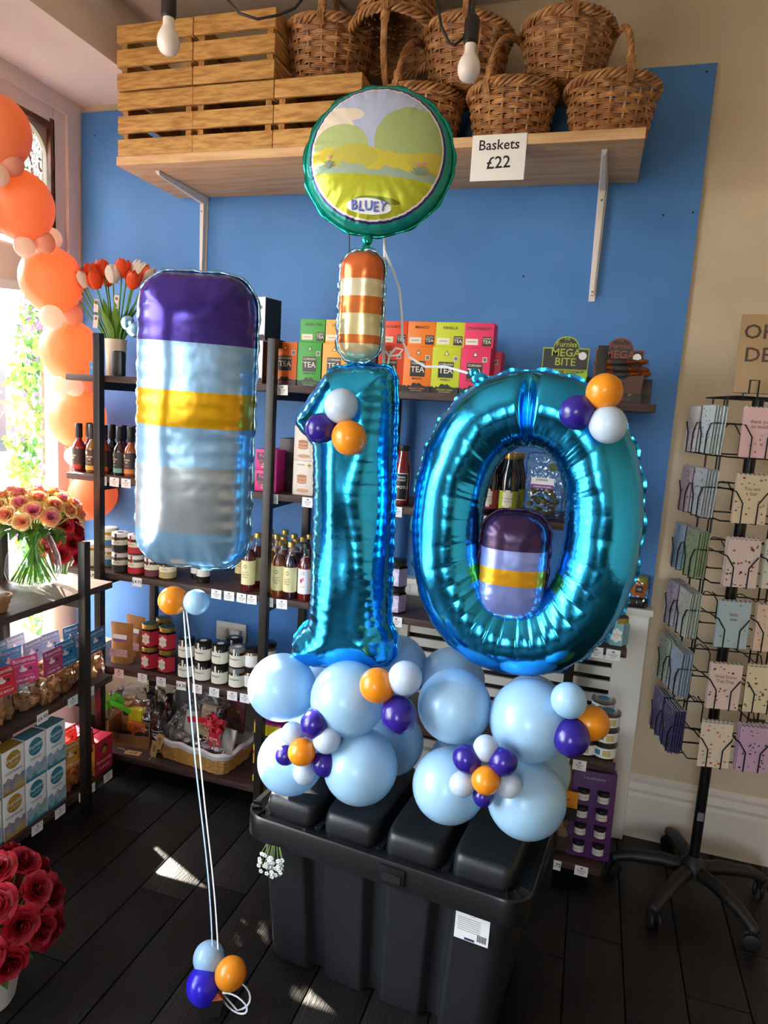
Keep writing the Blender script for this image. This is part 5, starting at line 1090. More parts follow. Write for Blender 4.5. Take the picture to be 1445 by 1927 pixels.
b.add(V, [(j * n + i, j * n + (i + 1) % n, (j + 1) * n + (i + 1) % n, (j + 1) * n + i) for j in range(5) for i in range(n)], LIN, True); b.build('lining', t)
for nm, c, s, col, tilt in (('teal_card', (-.03, .06, .19), (.075, .01, .12), '#cfd6cc', -.15), ('red_book', (.09, .07, .18), (.11, .012, .14), '#5a1420', -.12), ('biscuit_pack', (-.01, .02, .15), (.07, .012, .13), '#cdb18c', -.3), ('biscuit_pack', (.055, -.01, .12), (.075, .012, .12), '#d2b08a', -.35), ('white_pack', (-.085, .01, .12), (.06, .02, .11), '#d9d4cf', -.2), ('white_pack', (.13, -.02, .11), (.06, .012, .1), '#e0d6cc', -.3)):
    b = MB(); b.rbox((0, 0, 0), s, cmat(col), .002)
    if nm == 'teal_card': b.disc(0, .02, .026, cmat('#4f9a94'), -s[1] / 2 - .0006); b.text('Furniss', .014, WHITE, 0, .02, -s[1] / 2 - .001)
    if nm == 'biscuit_pack':
        for k in range(4): b.disc(-.004, -.035 + k * .01, .022, cmat('#a8693a' if k % 2 else '#c08a55'), -s[1] / 2 - .0006 - k * .0003, rz=.008)
    if nm == 'red_book': b.text('Cornish', .02, cmat('#b9862a'), 0, .02, -s[1] / 2 - .0008)
    b.build(nm, t, c, (tilt, 0, 0))
for k, (xx, yy) in enumerate(((-.1, -.05), (-.05, -.065), (0, -.06), (.05, -.07), (.1, -.06))):
    b = MB(); b.ell((xx, yy, .085), (.026, .022, .02), mat('foil_sweet', '#b9aeb2', .2, metal=.6, bump=.6, bscale=60), 12, 8); b.build('sweet', t)
b = MB(); V = [(-.17, -.1, .1), (.17, -.1, .1), (.17, .1, .1), (-.17, .1, .1), (-.06, .0, .29), (.06, .02, .29)]; b.add(V, [(0, 1, 5, 4), (1, 2, 5), (2, 3, 4, 5), (3, 0, 4)], CELLO); b.build('wrapping', t)
bow(t, (.10, -.06, .20), '#d0122b', 1.1, 11, ((-1.45, -.25), (-.25, -1.4), (.15, -1.3)), rw=.015)
q = onY(300, 1405, 2.27); tagcard((hx.x - .17, 2.268, Z1 + .055), '£60', 'kraft price tag reading £60 on the hamper basket', ry=-1.35)
t = thing('grey_box', 'flat grey card box behind the gift hampers on the lowest shelf', 'box', (onY(385, 1300, 2.5).x, 2.53, Z1)); b = MB(); b.rbox((0, 0, .11), (.3, .06, .22), cmat('#6c6a6a'), .003); b.build('body', t); b = MB(); b.rect(0, .14, .24, .004, GREY, -.031); b.build('print', t)
# socket on the wall
q = onY(437, 1188, WY - .012); t = thing('wall_socket', 'white double wall socket with two plugs on the blue panel', 'socket', (q.x, WY - .0125, q.z)); b = MB(); b.rbox((0, -.006, 0), (.15, .012, .088), PWHITE, .003); b.build('plate', t)
for xx in (-.035, .035):
    b = MB(); b.rbox((xx, -.028, -.005), (.045, .032, .05), PWHITE, .008); b.build('plug', t); b = MB(); b.tube([(xx, -.03, -.028), (xx + .004, -.03, -.1), (xx + .012, -.02, -.2)], .003, PWHITE, 6); b.build('lead', t)

# ------------------------------------------------------------------ goods on the low unit under the window (fronts face +x)
FUD = [mat('fudge_a', '#b9793f', .6, col2='#9c5f2c', scale=50), mat('fudge_b', '#c88d52', .6, col2='#a86f38', scale=50)]
def cube_mesh(mt): b = MB(); b.rbox((0, 0, 0), (.026, .026, .024), mt, .003); return b.mesh('fudge_cube')
CUB = [cube_mesh(f) for f in FUD]
bm_ = MB(); V = []; FF = []; nx, nz = 10, 12
for s in (-1, 1):
    for j in range(nz + 1):
        for i in range(nx + 1):
            u = i / nx * 2 - 1; v = j / nz; th = .036 * (max(0, 1 - v) ** .5) * (1 - u ** 6) * (.75 + .25 * math.sin(PI * min(1, v * 1.4))) + .0006
            V.append((u * .055 * (1 - .2 * v), s * th, v * .15))
n_ = (nx + 1) * (nz + 1)
for j in range(nz):
    for i in range(nx): a = j * (nx + 1) + i; FF.append((a, a + 1, a + nx + 2, a + nx + 1)); FF.append((n_ + a, n_ + a + nx + 1, n_ + a + nx + 2, n_ + a + 1))
bm_.add(V, FF, CELLO, True); BAGM = bm_.mesh('bag', 0)
_hd = {}
def header(col, name):
    if (col, name) in _hd: return _hd[(col, name)]
    b = MB(); b.box((0, 0, 0), (.088, .002, .092), cmat(col)); f = -.0015
    b.text('Buttermilk', .018, cmat('#e9d8d8'), 0, .033, f); b.rect(0, .018, .07, .0012, cmat('#e9d8d8'), f)
    b.disc(-.006, 0, .013, cmat('#efe2cf'), f, rz=.006); b.disc(-.008, .008, .006, cmat('#f2c9c4'), f - .0004, rz=.008); b.disc(.018, .001, .006, cmat('#2b2444'), f - .0004, rz=.005)
    b.text(name, .0115, cmat('#f3e6e6'), 0, -.034, f); b.rect(0, -.02, .05, .001, cmat('#e9d8d8'), f)
    _hd[(col, name)] = b.mesh('header_card'); return _hd[(col, name)]
def fudge_bag(x, y, z, col, nm, lab, rz=PI / 2, tilt=-.18, sc=1.0, ncube=11):
    t = thing('fudge_bag', lab, 'sweet bag', (x, y, z), rz, 'fudge bags on the low unit'); t.scale = (sc,) * 3
    put('bag', BAGM, t)
    for k in range(ncube): put('fudge_cube', CUB[k % 2], t, (-.03 + (k % 3) * .029 + random.uniform(-.003, .003), random.uniform(-.012, .012) + (-.008 if k % 2 else .006), .014 + (k // 3) * .0235), (random.uniform(-.4, .4), random.uniform(-.4, .4), random.uniform(0, 1)))
    put('header_card', header(col, nm), t, (0, -.021, .152), (tilt, random.uniform(-.08, .08), random.uniform(-.12, .12)))
PK, BL, LV, RD, DB = '#d8206f', '#1f7fae', '#8b8aa2', '#d81f24', '#1d6f9c'
M2 = ZL[1]
for i, (Y, X, col, nm, what) in enumerate((
    (1.66, -1.775, RD, 'ICED BISCUIT', 'red header, front row at the left'), (1.775, -1.79, PK, 'CREAM TEA', 'pink header turned sideways, front row'), (1.862, -1.765, '#b53a6a', 'CREAM TEA', 'dull pink header, front row centre'),
    (1.945, -1.78, BL, 'EASTER EGG', 'blue header reading EASTER EGG, front row'), (2.025, -1.80, LV, 'SALTED', 'grey-lilac header behind the post'), (2.095, -1.775, DB, 'CORNISH SEA SALT', 'blue header right of the post'),
    (1.66, -1.87, PK, 'CREAM TEA', 'pink header, second row at the left'), (1.80, -1.89, '#1b9fd6', 'EASTER EGG', 'bright blue header, second row'), (1.90, -1.89, LV, 'SALTED', 'grey-lilac header, second row'), (1.985, -1.89, LV, 'SALTED', 'grey-lilac header, second row right'),
    (1.73, -1.965, DB, 'SEA SALT', 'blue header, third row at the left'), (1.82, -1.97, DB, 'SEA SALT', 'blue header, third row middle'), (1.91, -1.975, LV, 'SALTED', 'grey header, third row'), (2.08, -1.88, DB, 'SEA SALT', 'blue header, second row behind the post'))):
    fudge_bag(X, Y, M2 + .0005, col, nm, 'clear bag of fudge with ' + what, PI / 2 + (-.5 if 'sideways' in what else 0), -.22 + .1 * (i % 3))
t = thing('fudge_carton', 'pale blue and navy fudge carton at the left picture edge', 'box', (-1.80, 1.545, M2), PI / 2); b = MB(); b.rbox((0, 0, .075), (.1, .1, .15), cmat('#7fb0c4'), .002); b.build('body', t); b = MB(); b.rect(0, .075, .075, .11, cmat('#1f2a44'), -.0506); b.text('Buttermilk', .014, WHITE, 0, .095, -.051); b.text('FUDGE', .016, WHITE, 0, .06, -.051); b.build('print', t)
# biscuit cartons on the lower shelf
SEA = mat('harbour_print', '#7fa9bd', .5, col2='#c9b7c2', scale=38); SEA2 = mat('harbour_print_teal', '#3f8a9c', .5, col2='#a9c6c4', scale=30); SAND = mat('harbour_print_sand', '#8a8aa0', .5, col2='#c9a565', scale=30)
def biscuit_carton(Y, k, teal, lab):
    c1 = '#2f7f90' if teal else '#b98a2c'; t = thing('biscuit_carton', lab, 'biscuit box', (-1.765, Y, ZL[0] + .158 * k), PI / 2, 'biscuit cartons on the low unit'); b = MB(); b.rbox((0, 0, .0785), (.089, .06, .157), WHITE, .0015); b.rect(0, 0, .086, .057, cmat(c1), 0, T=Matrix.Translation((0, 0, .1575)) @ Matrix.Rotation(-PI / 2, 4, 'X')); b.build('body', t)
    p = MB(); f = -.0306; p.disc(0, .118, .031, cmat(c1), f); p.text('Furniss', .021, WHITE, 0, .122, f - .0004, rot=.12); p.text('of Cornwall', .008, WHITE, 0, .105, f - .0004, rot=.12); p.text('FAIRINGS' if teal else 'SHORTBREAD', .0115, GREY, 0, .076, f)
    p.poly([(-.044, .002), (.044, .002), (.044, .058)] + [(.044 - .088 * i / 9, .055 + .008 * math.sin(i * 1.9 + (0 if teal else 1))) for i in range(1, 9)] + [(-.044, .052)], SEA if teal else SAND, y=f); p.poly([(-.044, .002), (.044, .002), (.044, .028), (.01, .034), (-.015, .022), (-.044, .03)], SEA2 if teal else SAND, y=f - .0004); p.rect(0, .006, .088, .009, cmat(c1), f - .0008); p.build('print', t)
for Y, teal, nm in ((1.575, True, 'leftmost'), (1.672, False, 'shortbread'), (1.767, True, 'middle'), (1.862, True, 'rightmost')):
    for k in range(2): biscuit_carton(Y, k, teal, 'white biscuit carton with %s disc, %s of the %s stack' % ('teal' if teal else 'gold', ('bottom', 'top')[k], nm))
fudge_bag(-1.765, 1.945, ZL[0] + .0005, '#d08f28', 'CLOTTED CREAM', 'clear bag of pale fudge with gold header on the lower shelf'); fudge_bag(-1.775, 2.035, ZL[0] + .0005, '#8a1f16', 'Fudge', 'clear bag of fudge with dark red header on the lower shelf'); fudge_bag(-1.85, 1.96, ZL[0] + .0005, '#a82a16', 'Fudge', 'clear bag of fudge with rust header behind the gold one'); fudge_bag(-1.86, 2.035, ZL[0] + .0005, '#b5311a', 'Fudge', 'clear bag of fudge with red header in the back of the lower shelf')
def pr_fud(p, f): p.text('Buttermilk', .02, cmat('#f3d9d4'), 0, .05, f); p.text('FUDGE', .019, cmat('#f3d9d4'), 0, .022, f); p.disc(0, .098, .02, cmat('#5a3a1c'), f); p.disc(0, .092, .014, cmat('#c08a4a'), f - .0004)
for i in range(4):
    carton(0, 0, ZL[0], (.1, .055, .14), '#c21f3c', 'red and gold fudge box, %s from the right under the window' % ORD[i], pr_fud, name='fudge_box', grp='red fudge boxes'); o = COL.objects[-1]
fb = [o for o in COL.objects if o.name.startswith('fudge_box')]
for i, o in enumerate(fb):
    o.location = (-1.85 - i * .058, 2.09, ZL[0]); o.rotation_euler = (0, 0, PI / 2)
    b = MB(); b.rect(0, .07, .05, .132, cmat('#dca94a'), -.0506, T=Matrix.Rotation(-PI / 2, 4, 'Z')); b.build('side_print', o)
fb[0].location = (-1.765, 2.115, ZL[0])
fb[1].location = (-1.825, 2.115, ZL[0]); fb[2].location = (-1.885, 2.115, ZL[0]); fb[3].location = (-1.945, 2.115, ZL[0])
for i, (px, py, z, tx) in enumerate(((168, 1285, M2, None), (137, 1318, M2, None), (80, 1352, M2, '£6.90'), (203, 1453, ZL[0], None), (170, 1480, ZL[0], None), (157, 1487, ZL[0], None), (113, 1520, ZL[0], None), (70, 1552, ZL[0], None))):
    p = onX(px, py, LUX + .002); price_card((LUX + .0025, p.y, z - .019), PI / 2, 'handwritten price card reading £6.90 on the low unit' if tx else 'small white price card on low unit %s shelf, %s from right' % ('middle' if z == M2 else 'lower', ORD[i if i < 2 else i - 3]), 'price cards on the low unit', tx, w_=.05)

# ------------------------------------------------------------------ flowers
def rose_mesh(cols, R=.03, n=26, open_=1.0):
    b = MB(); g = PI * (3 - math.sqrt(5))
    rr_ = random.Random(n)
    for k in range(n):
        f = k / (n - 1); rad = R * (.06 + .80 * f ** .9) * rr_.uniform(.95, 1.05); a = k * g; hgt = R * (1.25 - .30 * f) * rr_.uniform(.94, 1.06); wd = 1.5 - .75 * f; mt = cols[0] if f < .4 else (cols[1] if f < .75 else cols[2]); V = []
        for j in range(5):
            v = j / 4
            for i in range(5):
                u = (i / 4 - .5) * 2; an = a + u * wd * (1 - .25 * v * v); rr = rad * (.45 + .55 * math.sin(v * PI * .55)) + R * (.07 + .30 * f) * open_ * max(0, v - .5) ** 1.3 * 2.4 - .002 * u * u * f; V.append((rr * math.cos(an), rr * math.sin(an), -R * .35 + v * hgt - R * (.1 + .25 * f) * u * u * v - R * (.05 + .42 * f) * max(0, v - .6) * 2.2))
        b.add(V, [(j * 5 + i, j * 5 + i + 1, j * 5 + i + 6, j * 5 + i + 5) for j in range(4) for i in range(4)], mt, True)
    b.lathe([(.002, -R * .75), (R * .35, -R * .45), (R * .4, -R * .2)], GREEN2, 8); return b.mesh('rose_head', 0)
GREEN2 = mat('sepal_green', '#4f7a30', .5)
STEM = mat('stem_bright', '#6fae2c', .45, translucent=.25); LEAFD = mat('rose_leaf', '#4d7a34', .45, translucent=.25)
def leaf_mesh(L=.05, W_=.028, mt=LEAFD):
    b = MB(); V = []; nL = 6
    for i in range(nL + 1):
        u = i / nL; w_ = W_ * math.sin(PI * u ** .8) / 2 + .0004; z = .012 * math.sin(PI * u)
        V += [(u * L, -w_, z + w_ * .3), (u * L, 0, z), (u * L, w_, z + w_ * .3)]
    b.add(V, [(i * 3 + k, i * 3 + k + 1, i * 3 + k + 4, i * 3 + k + 3) for i in range(nL) for k in range(2)], mt, True); return b.mesh('leaf', 0)
LFM = leaf_mesh()
def petal(n, c, tr=.3): return mat('petal_' + n, c, .55, translucent=tr)
PEACHR = [rose_mesh([petal('pink', '#f08aa4'), petal('salmon', '#f8b490'), petal('apricot', '#f8c37c')]), rose_mesh([petal('coral', '#f49c84'), petal('apricot', '#f8c37c'), petal('butter', '#f6d592')])]
REDR = [rose_mesh([petal('crimson', '#8a0518', .12), petal('scarlet', '#a30a20', .12), petal('ruby', '#b40c26', .12)], R=.04, n=30, open_=1.3)]
def face_cam(d): return Vector(d).to_track_quat('Z', 'Y').to_euler()
# glass vase and peach roses
vp = onZ(66, 1105, ZL[2]); vx, vy, vz = vp.x - .02, vp.y + .015, ZL[2]
vz0 = vz
t = thing('glass_vase', 'clear rounded glass vase of rose stems on the low unit', 'vase', (vx, vy, vz)); VG = clear('vase_glass', '#f2f7f4', gloss=.14)
b = MB(); b.lathe([(.001, .004), (.05, .003), (.085, .02), (.096, .055), (.09, .11), (.07, .165), (.055, .2), (.058, .215)], VG, 32, cap=False); b.lathe([(.001, .014), (.045, .014), (.078, .028)], VG, 32, cap=False); b.build('glass', t)
t = thing('rose_bouquet', 'big bouquet of peach and pink roses in the glass vase', 'flowers', (vx, vy, vz))
heads = []
for i in range(34):
    a = i * 2.39996; f = math.sqrt((i + .5) / 34); el = f * 1.35; d = Vector((math.sin(el) * math.cos(a), math.sin(el) * math.sin(a), math.cos(el)))
    P = Vector((0, 0, .235)) + Vector((d.x * .165, d.y * .165, d.z * .12)); heads.append((P, d)); s = random.uniform(.92, 1.15)
    put('rose_head', PEACHR[i % 2], t, P, face_cam(d), s)
for i, (P, d) in enumerate(heads):
    a = math.atan2(d.y, d.x); f = Vector((-.055 * math.cos(a) + random.uniform(-.02, .02), -.055 * math.sin(a) + random.uniform(-.02, .02), .02)); nk = Vector((d.x * .035, d.y * .035, .2)); b = MB(); b.tube([f, nk, P * .5 + nk * .5 + Vector((0, 0, .0)), P - d * .02], .0028, STEM, 5); b.build('stem', t)
for i in range(34):
    a = random.uniform(0, 2 * PI); P = Vector((.06 * math.cos(a), .06 * math.sin(a), random.uniform(.19, .24))); put('leaf', LFM, t, P, (random.uniform(-.5, .5), random.uniform(-.2, .7), a + random.uniform(-.4, .4)), random.uniform(1.0, 1.6))
# wicker tray left of the vase
t = thing('wicker_tray', 'shallow brown wicker basket with white lining at the left edge', 'basket', (-1.86, 1.60, ZL[2])); b = MB()
for k in range(7):
    P = resample(rr_outline(.2 + k * .004, .2 + k * .004, .03, 4), .012); b.tube([(p[0] * (1 + .008 * (1 if (i + k) % 2 else -1)), p[1] * (1 + .008 * (1 if (i + k) % 2 else -1)), .006 + k * .008) for i, p in enumerate(P)], .0045, WICK2, 4, closed=True)
b.box((0, 0, .006), (.19, .19, .008), WICK); b.build('weave', t); b = MB(); b.rbox((0, 0, .05), (.19, .19, .03), mat('lining_white', '#efe9e2', .8), .01); b.build('lining', t)
# red artificial roses behind the low unit in a tall white vase on the floor
t = thing('tall_vase', 'tall white floor vase of red roses in the window corner', 'vase', (-2.165, 2.36, .001)); b = MB(); b.lathe([(.06, 0), (.075, .01), (.085, .3), (.07, .6), (.065, .78), (.058, .78), (.06, .3), (.001, .28)], mat('vase_white', '#eee8e2', .3), 28, cap=False); b.build('body', t)
t = thing('rose_bouquet', 'red artificial roses behind the glass vase in the corner', 'flowers', (-2.165, 2.36, .78))
for i in range(22):
    a = i * 2.39996; f = math.sqrt((i + .5) / 22); el = f * 1.6; d = Vector((math.sin(el) * math.cos(a), math.sin(el) * math.sin(a), math.cos(el))); P = Vector((0, 0, .1)) + Vector((d.x * .085, d.y * .085, d.z * .2)); put('rose_head', REDR[0], t, P, face_cam(d), .9)
    b = MB(); b.tube([(0, 0, -.3), (d.x * .02, d.y * .02, 0), P - d * .02], .003, GREEN2, 5); b.build('stem', t)
# foreground red roses
t = thing('flower_pot', 'white flower pot of red roses at the lower left corner', 'pot', (-1.37, 1.22, .001)); b = MB(); b.lathe([(.06, 0), (.065, .01), (.085, .12), (.09, .125), (.078, .125), (.07, .1), (.001, .1)], mat('pot_white', '#e9e4e0', .4), 28, cap=False); b.build('body', t)
t = thing('rose_bush', 'dense bunch of deep red roses at the lower left corner', 'flowers', (-1.37, 1.22, .1))
for i in range(34):
    a = i * 2.39996; f = math.sqrt((i + .5) / 34); el = f * 1.9; d = Vector((math.sin(el) * math.cos(a), math.sin(el) * math.sin(a), math.cos(el))); P = Vector((0, 0, .13)) + Vector((d.x * .155, d.y * .155, d.z * .16)); put('rose_head', REDR[0], t, P, face_cam(d + Vector((.15, -.25, .1))), random.uniform(.92, 1.12))
    b = MB(); b.tube([(0, 0, -.05), (d.x * .03, d.y * .03, .02), P - d * .03], .003, GREEN2, 5); b.build('stem', t)
for i in range(30):
    a = random.uniform(0, 2 * PI); P = Vector((.09 * math.cos(a), .09 * math.sin(a), random.uniform(.03, .2))); put('leaf', LFM, t, P, (random.uniform(-.5, .5), random.uniform(-.4, .6), a), 1.4)
# tulips on the top shelf
def tulip_mesh(c1, c2):
    b = MB()
    for k in range(6):
        a0 = k * PI / 3 + (.25 if k % 2 else 0); V = []; R = .019 if k % 2 else .021
        for j in range(6):
            v = j / 5; rr = R * 1.25 * math.sin(PI * (.14 + .66 * v)) ** .8
            for i in range(5): u = (i / 4 - .5) * 2; wd = .72 if v < .7 else .72 * math.sqrt(max(0.02, 1 - ((v - .7) / .31) ** 2)); V.append((rr * math.cos(a0 + u * wd), rr * math.sin(a0 + u * wd), v * .06 * (1 - .05 * u * u)))
        b.add(V, [(j * 5 + i, j * 5 + i + 1, j * 5 + i + 6, j * 5 + i + 5) for j in range(5) for i in range(4)], c1 if k % 2 else c2, True)
    return b.mesh('tulip_head', 0)
TU = [tulip_mesh(petal('tulip_orange', '#f4692a'), petal('tulip_red', '#ee5216')), tulip_mesh(petal('tulip_cream', '#f3e6cf'), petal('tulip_white', '#f6efe2')), tulip_mesh(petal('tulip_orange', '#f4692a'), petal('tulip_cream', '#f3e6cf'))]
tx = onY(218, 690, 2.40); TVX, TVY = tx.x, 2.40
t = thing('paper_vase', 'cream patterned vase of tulips on the top shelf board', 'vase', (TVX, TVY, Z5)); b = MB(); b.lathe([(.035, 0), (.038, .004), (.042, .14), (.046, .15), (.04, .15), (.036, .02), (.001, .01)], mat('vase_cream', '#efe3d2', .6, col2='#e6c9a0', scale=18), 24, cap=False); b.build('body', t)
t = thing('tulip_bouquet', 'bunch of orange and white tulips in the cream vase', 'flowers', (TVX, TVY, Z5 + .14))
LFT = leaf_mesh(.2, .04, mat('tulip_leaf', '#6f9a34', .45, translucent=.3))
for i, (px, py, Y, k) in enumerate(((150, 505, 2.36, 0), (145, 515, 2.34, 2), (163, 520, 2.33, 2), (178, 505, 2.38, 0), (183, 522, 2.34, 0), (196, 498, 2.42, 0), (213, 510, 2.34, 1), (229, 498, 2.36, 0), (238, 503, 2.42, 0), (247, 520, 2.34, 0), (256, 500, 2.40, 1), (270, 508, 2.40, 2), (135, 525, 2.34, 2), (203, 515, 2.44, 0))):
    P = onY(px, py + 22, Y) - Vector((TVX, TVY, Z5 + .14)); d = Vector((P.x * 1.0, P.y, .22)).normalized(); put('tulip_head', TU[k], t, P, face_cam(d), 1.15)
    b = MB(); b.tube([(P.x * .1, P.y * .1, -.1), (P.x * .3, P.y * .3, .03), P * .75 + Vector((0, 0, -.01)), P + d * .004], .0032, STEM, 5); b.build('stem', t)
for i in range(14):
    a = 2 * PI * i / 14 + random.uniform(-.2, .2); put('leaf', LFT, t, (.02 * math.cos(a), .02 * math.sin(a), -.02), (random.uniform(-.3, .3), -1.15 + random.uniform(-.2, .25), a), random.uniform(.8, 1.05))
for i, (px, py) in enumerate(((181, 575), (180, 605), (219, 568))):
    p = onY(px, py, 2.325); b = MB(); b.box((0, 0, 0), (.022, .001, .05), mat('flower_tag', '#f0d9cf', .6)); b.rect(0, .012, .012, .012, GREY, -.0008); b.build('care_tag', t, p - Vector((TVX, TVY, Z5 + .14)), (0, .1, 0))
t = thing('black_pouch', 'small black pouch beside the tulip vase on the top shelf', 'pouch', (onY(222, 690, 2.31).x, 2.315, Z5)); b = MB(); b.rbox((0, 0, .05), (.05, .03, .1), cmat('#1e1c1b'), .012); b.build('bag', t)
t = thing('blue_card', 'small light blue card standing at the left end of the top shelf', 'card', (onY(176, 690, 2.30).x, 2.31, Z5), .1); b = MB(); b.box((0, 0, .027), (.05, .002, .052), cmat('#4f9ad6')); b.text('Cornish', .012, WHITE, 0, .03, -.0015); b.box((0, .02, .0015), (.05, .04, .002), cmat('#d9e6f0')); b.build('card', t)
# plants in pots behind the low unit on the window sill side
def pot_plant(P, lab, seed, h=.14, nleaf=16):
    random.seed(seed); t = thing('potted_plant', lab, 'plant', P, 0, 'potted plants by the window'); b = MB(); b.lathe([(.04, 0), (.042, .004), (.055, .1), (.058, .105), (.05, .105), (.045, .08), (.001, .08)], mat('pot_cream', '#ece4da', .5), 24, cap=False); b.build('pot', t)
    for i in range(nleaf):
        a = random.uniform(0, 2 * PI); r = random.uniform(.02, .11); z = .1 + random.uniform(.02, h); q = Vector((r * math.cos(a), r * math.sin(a), z)); b = MB(); b.tube([(0, 0, .08), (q.x * .4, q.y * .4, z * .8 + .02), q], .002, STEM, 4); b.build('stem', t); put('leaf', LFV, t, q, (random.uniform(-.6, .6), random.uniform(.1, .8), a), random.uniform(.8, 1.2))
LFV = leaf_mesh(.06, .042, mat('vine_leaf', '#6fae3a', .45, translucent=.45))
pot_plant((-2.02, 1.70, M2), 'leafy green plant in a cream pot at the left edge under the table top', 3, .16, 22)
pot_plant((-2.17, 2.02, Z0 + .045), 'small leafy plant in a pale pot on the sill below the rose vase', 5, .1, 12)
random.seed(21)
# ------------------------------------------------------------------ greeting card spinner
RKX, RKY = .47, 2.37
rk = thing('card_spinner', 'black wire card spinner rack on a wheeled star base', 'display rack', (RKX, RKY, 0)); WIRE = mat('black_wire', '#121112', .35, metal=.2); PLA = mat('black_plastic', '#171617', .5)
b = MB(); b.lathe([(.017, .12), (.017, 1.69)], WIRE, 16); b.rect(.0, .3, .02, .03, GREY, -.0175); b.build('pole', rk); b = MB(); b.lathe([(.03, .07), (.045, .08), (.045, .115), (.03, .135), (.02, .15)], PLA, 20); b.build('hub', rk)
for i, a in enumerate((-2.13, -.9, .35, 1.75, 3.1)):
    L = .25; c, s = math.cos(a), math.sin(a); b = MB(); b.tube([(.03 * c, .03 * s, .1), (.1 * c, .1 * s, .105), (.2 * c, .2 * s, .09), (L * c, L * s, .07)], .02, PLA, 10, rs=[.024, .024, .02, .017]); b.ell((L * c, L * s, .068), (.019, .019, .018), PLA, 12, 8); lg = b.build('leg', rk)
    b = MB()
    T = Matrix.Translation((L * c, L * s, .027)) @ Matrix.Rotation(a + .8, 4, 'Z') @ Matrix.Rotation(PI / 2, 4, 'X')
    for dz in (-.018, .006): b.lathe([(.001, dz), (.022, dz), (.026, dz + .003), (.026, dz + .01), (.022, dz + .012), (.001, dz + .012)], PLA, 18, T=T)
    b.tube([(L * c, L * s, .027), (L * c, L * s, .06)], .008, PLA, 8); b.build('castor', lg)
CWd, CHt = .100, .142; ROWS = [1.662 - .192 * k for k in range(6)]   # card tops
b = MB(); w_, d_ = CWd * .5, .035
for s in (-1, 1): b.tube([(s * w_, .02, -.05), (s * w_, -d_ + .012, -.05), (s * (w_ - .006), -d_, -.052), (s * .022, -d_, -.085), (s * .022, -d_, -CHt - .004), (s * .022, -.004, -CHt - .006), (s * .022, .02, -CHt - .006)], .0021, WIRE, 6)
PKM = b.mesh('wire_pocket')
def card_mesh(col, motif, txt, seed):
    r = random.Random(seed); b = MB(); b.box((0, 0, -CHt / 2), (CWd - .006, .0022, CHt), cmat(col)); f = -.0016
    if txt:
        for i, s in enumerate(txt): b.text(s, .014, cmat('#8a6a3a'), 0, -.04 - i * .014, f)
    for k in range(26):
        x, z = r.uniform(-.042, .042), r.uniform(-CHt + .006, -.008)
        if txt and -.07 < z < -.028: continue
        b.disc(x, z, r.uniform(.002, .005), cmat(r.choice(motif)), f, rz=r.uniform(.0015, .004), n=7)
    for k in range(14): b.box((-.042 + k * .0065, 0, .0015), (.003, .003, .003), cmat('#8a8a86' if k % 2 else '#d9d4c8'))
    return b.mesh('card')
KIND = [('#efc3c4', ['#d9d2d0', '#a8b0a8', '#c77a7a'], ('thank you', 'so much'), 'pink card reading thank you so much'), ('#ead9b8', ['#b9433a', '#7d8aa8', '#c9a23a'], ('You are', 'a Star'), 'cream card reading You are a Star'),
        ('#e9d3ca', ['#3d4a6a', '#b9563a'], None, 'blush card with a small blue plant picture'), ('#b4cbd3', ['#c98a8a', '#7fa08a', '#d9d0c0'], ('little', 'one'), 'pale blue card with lambs and the word little'),
        ('#ead0c4', ['#7a4a3a', '#3f6a5a', '#6a7a9a'], ('Well Done', 'Top Dog'), 'blush card reading Well Done Top Dog'), ('#e6d8c0', ['#c9563a', '#d99a3a', '#d98a8a'], None, 'cream card dotted with hot air balloons'),
        ('#e6cfc4', ['#c9564a', '#8a3a3a'], None, 'pink floral card'), ('#dfa9a0', ['#b9433a', '#e0c0b0'], None, 'rose patterned card'), ('#dfe0d0', ['#7a8aa8', '#a86a5a'], None, 'white card with street houses'),
        ('#e9cdb8', ['#c98a5a', '#d9a98a'], None, 'peach card dotted with little bears'), ('#e6d6b0', ['#8a3a4a', '#7a6a3a'], None, 'cream card with a small dog'), ('#cda9c4', ['#2a2a2a', '#6a5a6a'], None, 'lilac card with black sprigs')]
CM = [card_mesh(c, mo, tx_, i) for i, (c, mo, tx_, l) in enumerate(KIND)]
SIDE = [('#d9d3cc', ['#c95a6a'], 'white card with red sprigs'), ('#c9b0b4', ['#6a3a4a'], 'mauve card with lozenges'), ('#a9bccb', ['#5a6a9a'], 'pale blue card'), ('#c4b4c0', ['#4a4a7a'], 'lilac card with blue birds'), ('#b9c2ac', ['#3f4a8a'], 'sage card with blue flowers'), ('#5a5684', ['#c98a7a'], 'dark violet card'),
        ('#d3dcd8', ['#4a7a8a'], 'white card with pine trees'), ('#cdd6d8', ['#b9563a'], 'white card with red flowers'), ('#a9b98a', ['#5a6a9a'], 'sage green card with pink backing'), ('#cfd6c8', ['#c98a7a'], 'pale mint card'), ('#a9b9c8', ['#b95a5a'], 'sky blue card with red birds'), ('#4f4c7c', ['#c9a07a'], 'deep violet card with dots')]
SM_ = [card_mesh(c, mo, None, 40 + i) for i, (c, mo, l) in enumerate(SIDE)]
FACES = [(0, -.135), (-PI / 2, -.135), (PI / 2, -.135), (PI, -.135)]
SPIN = .22
random.seed(31)
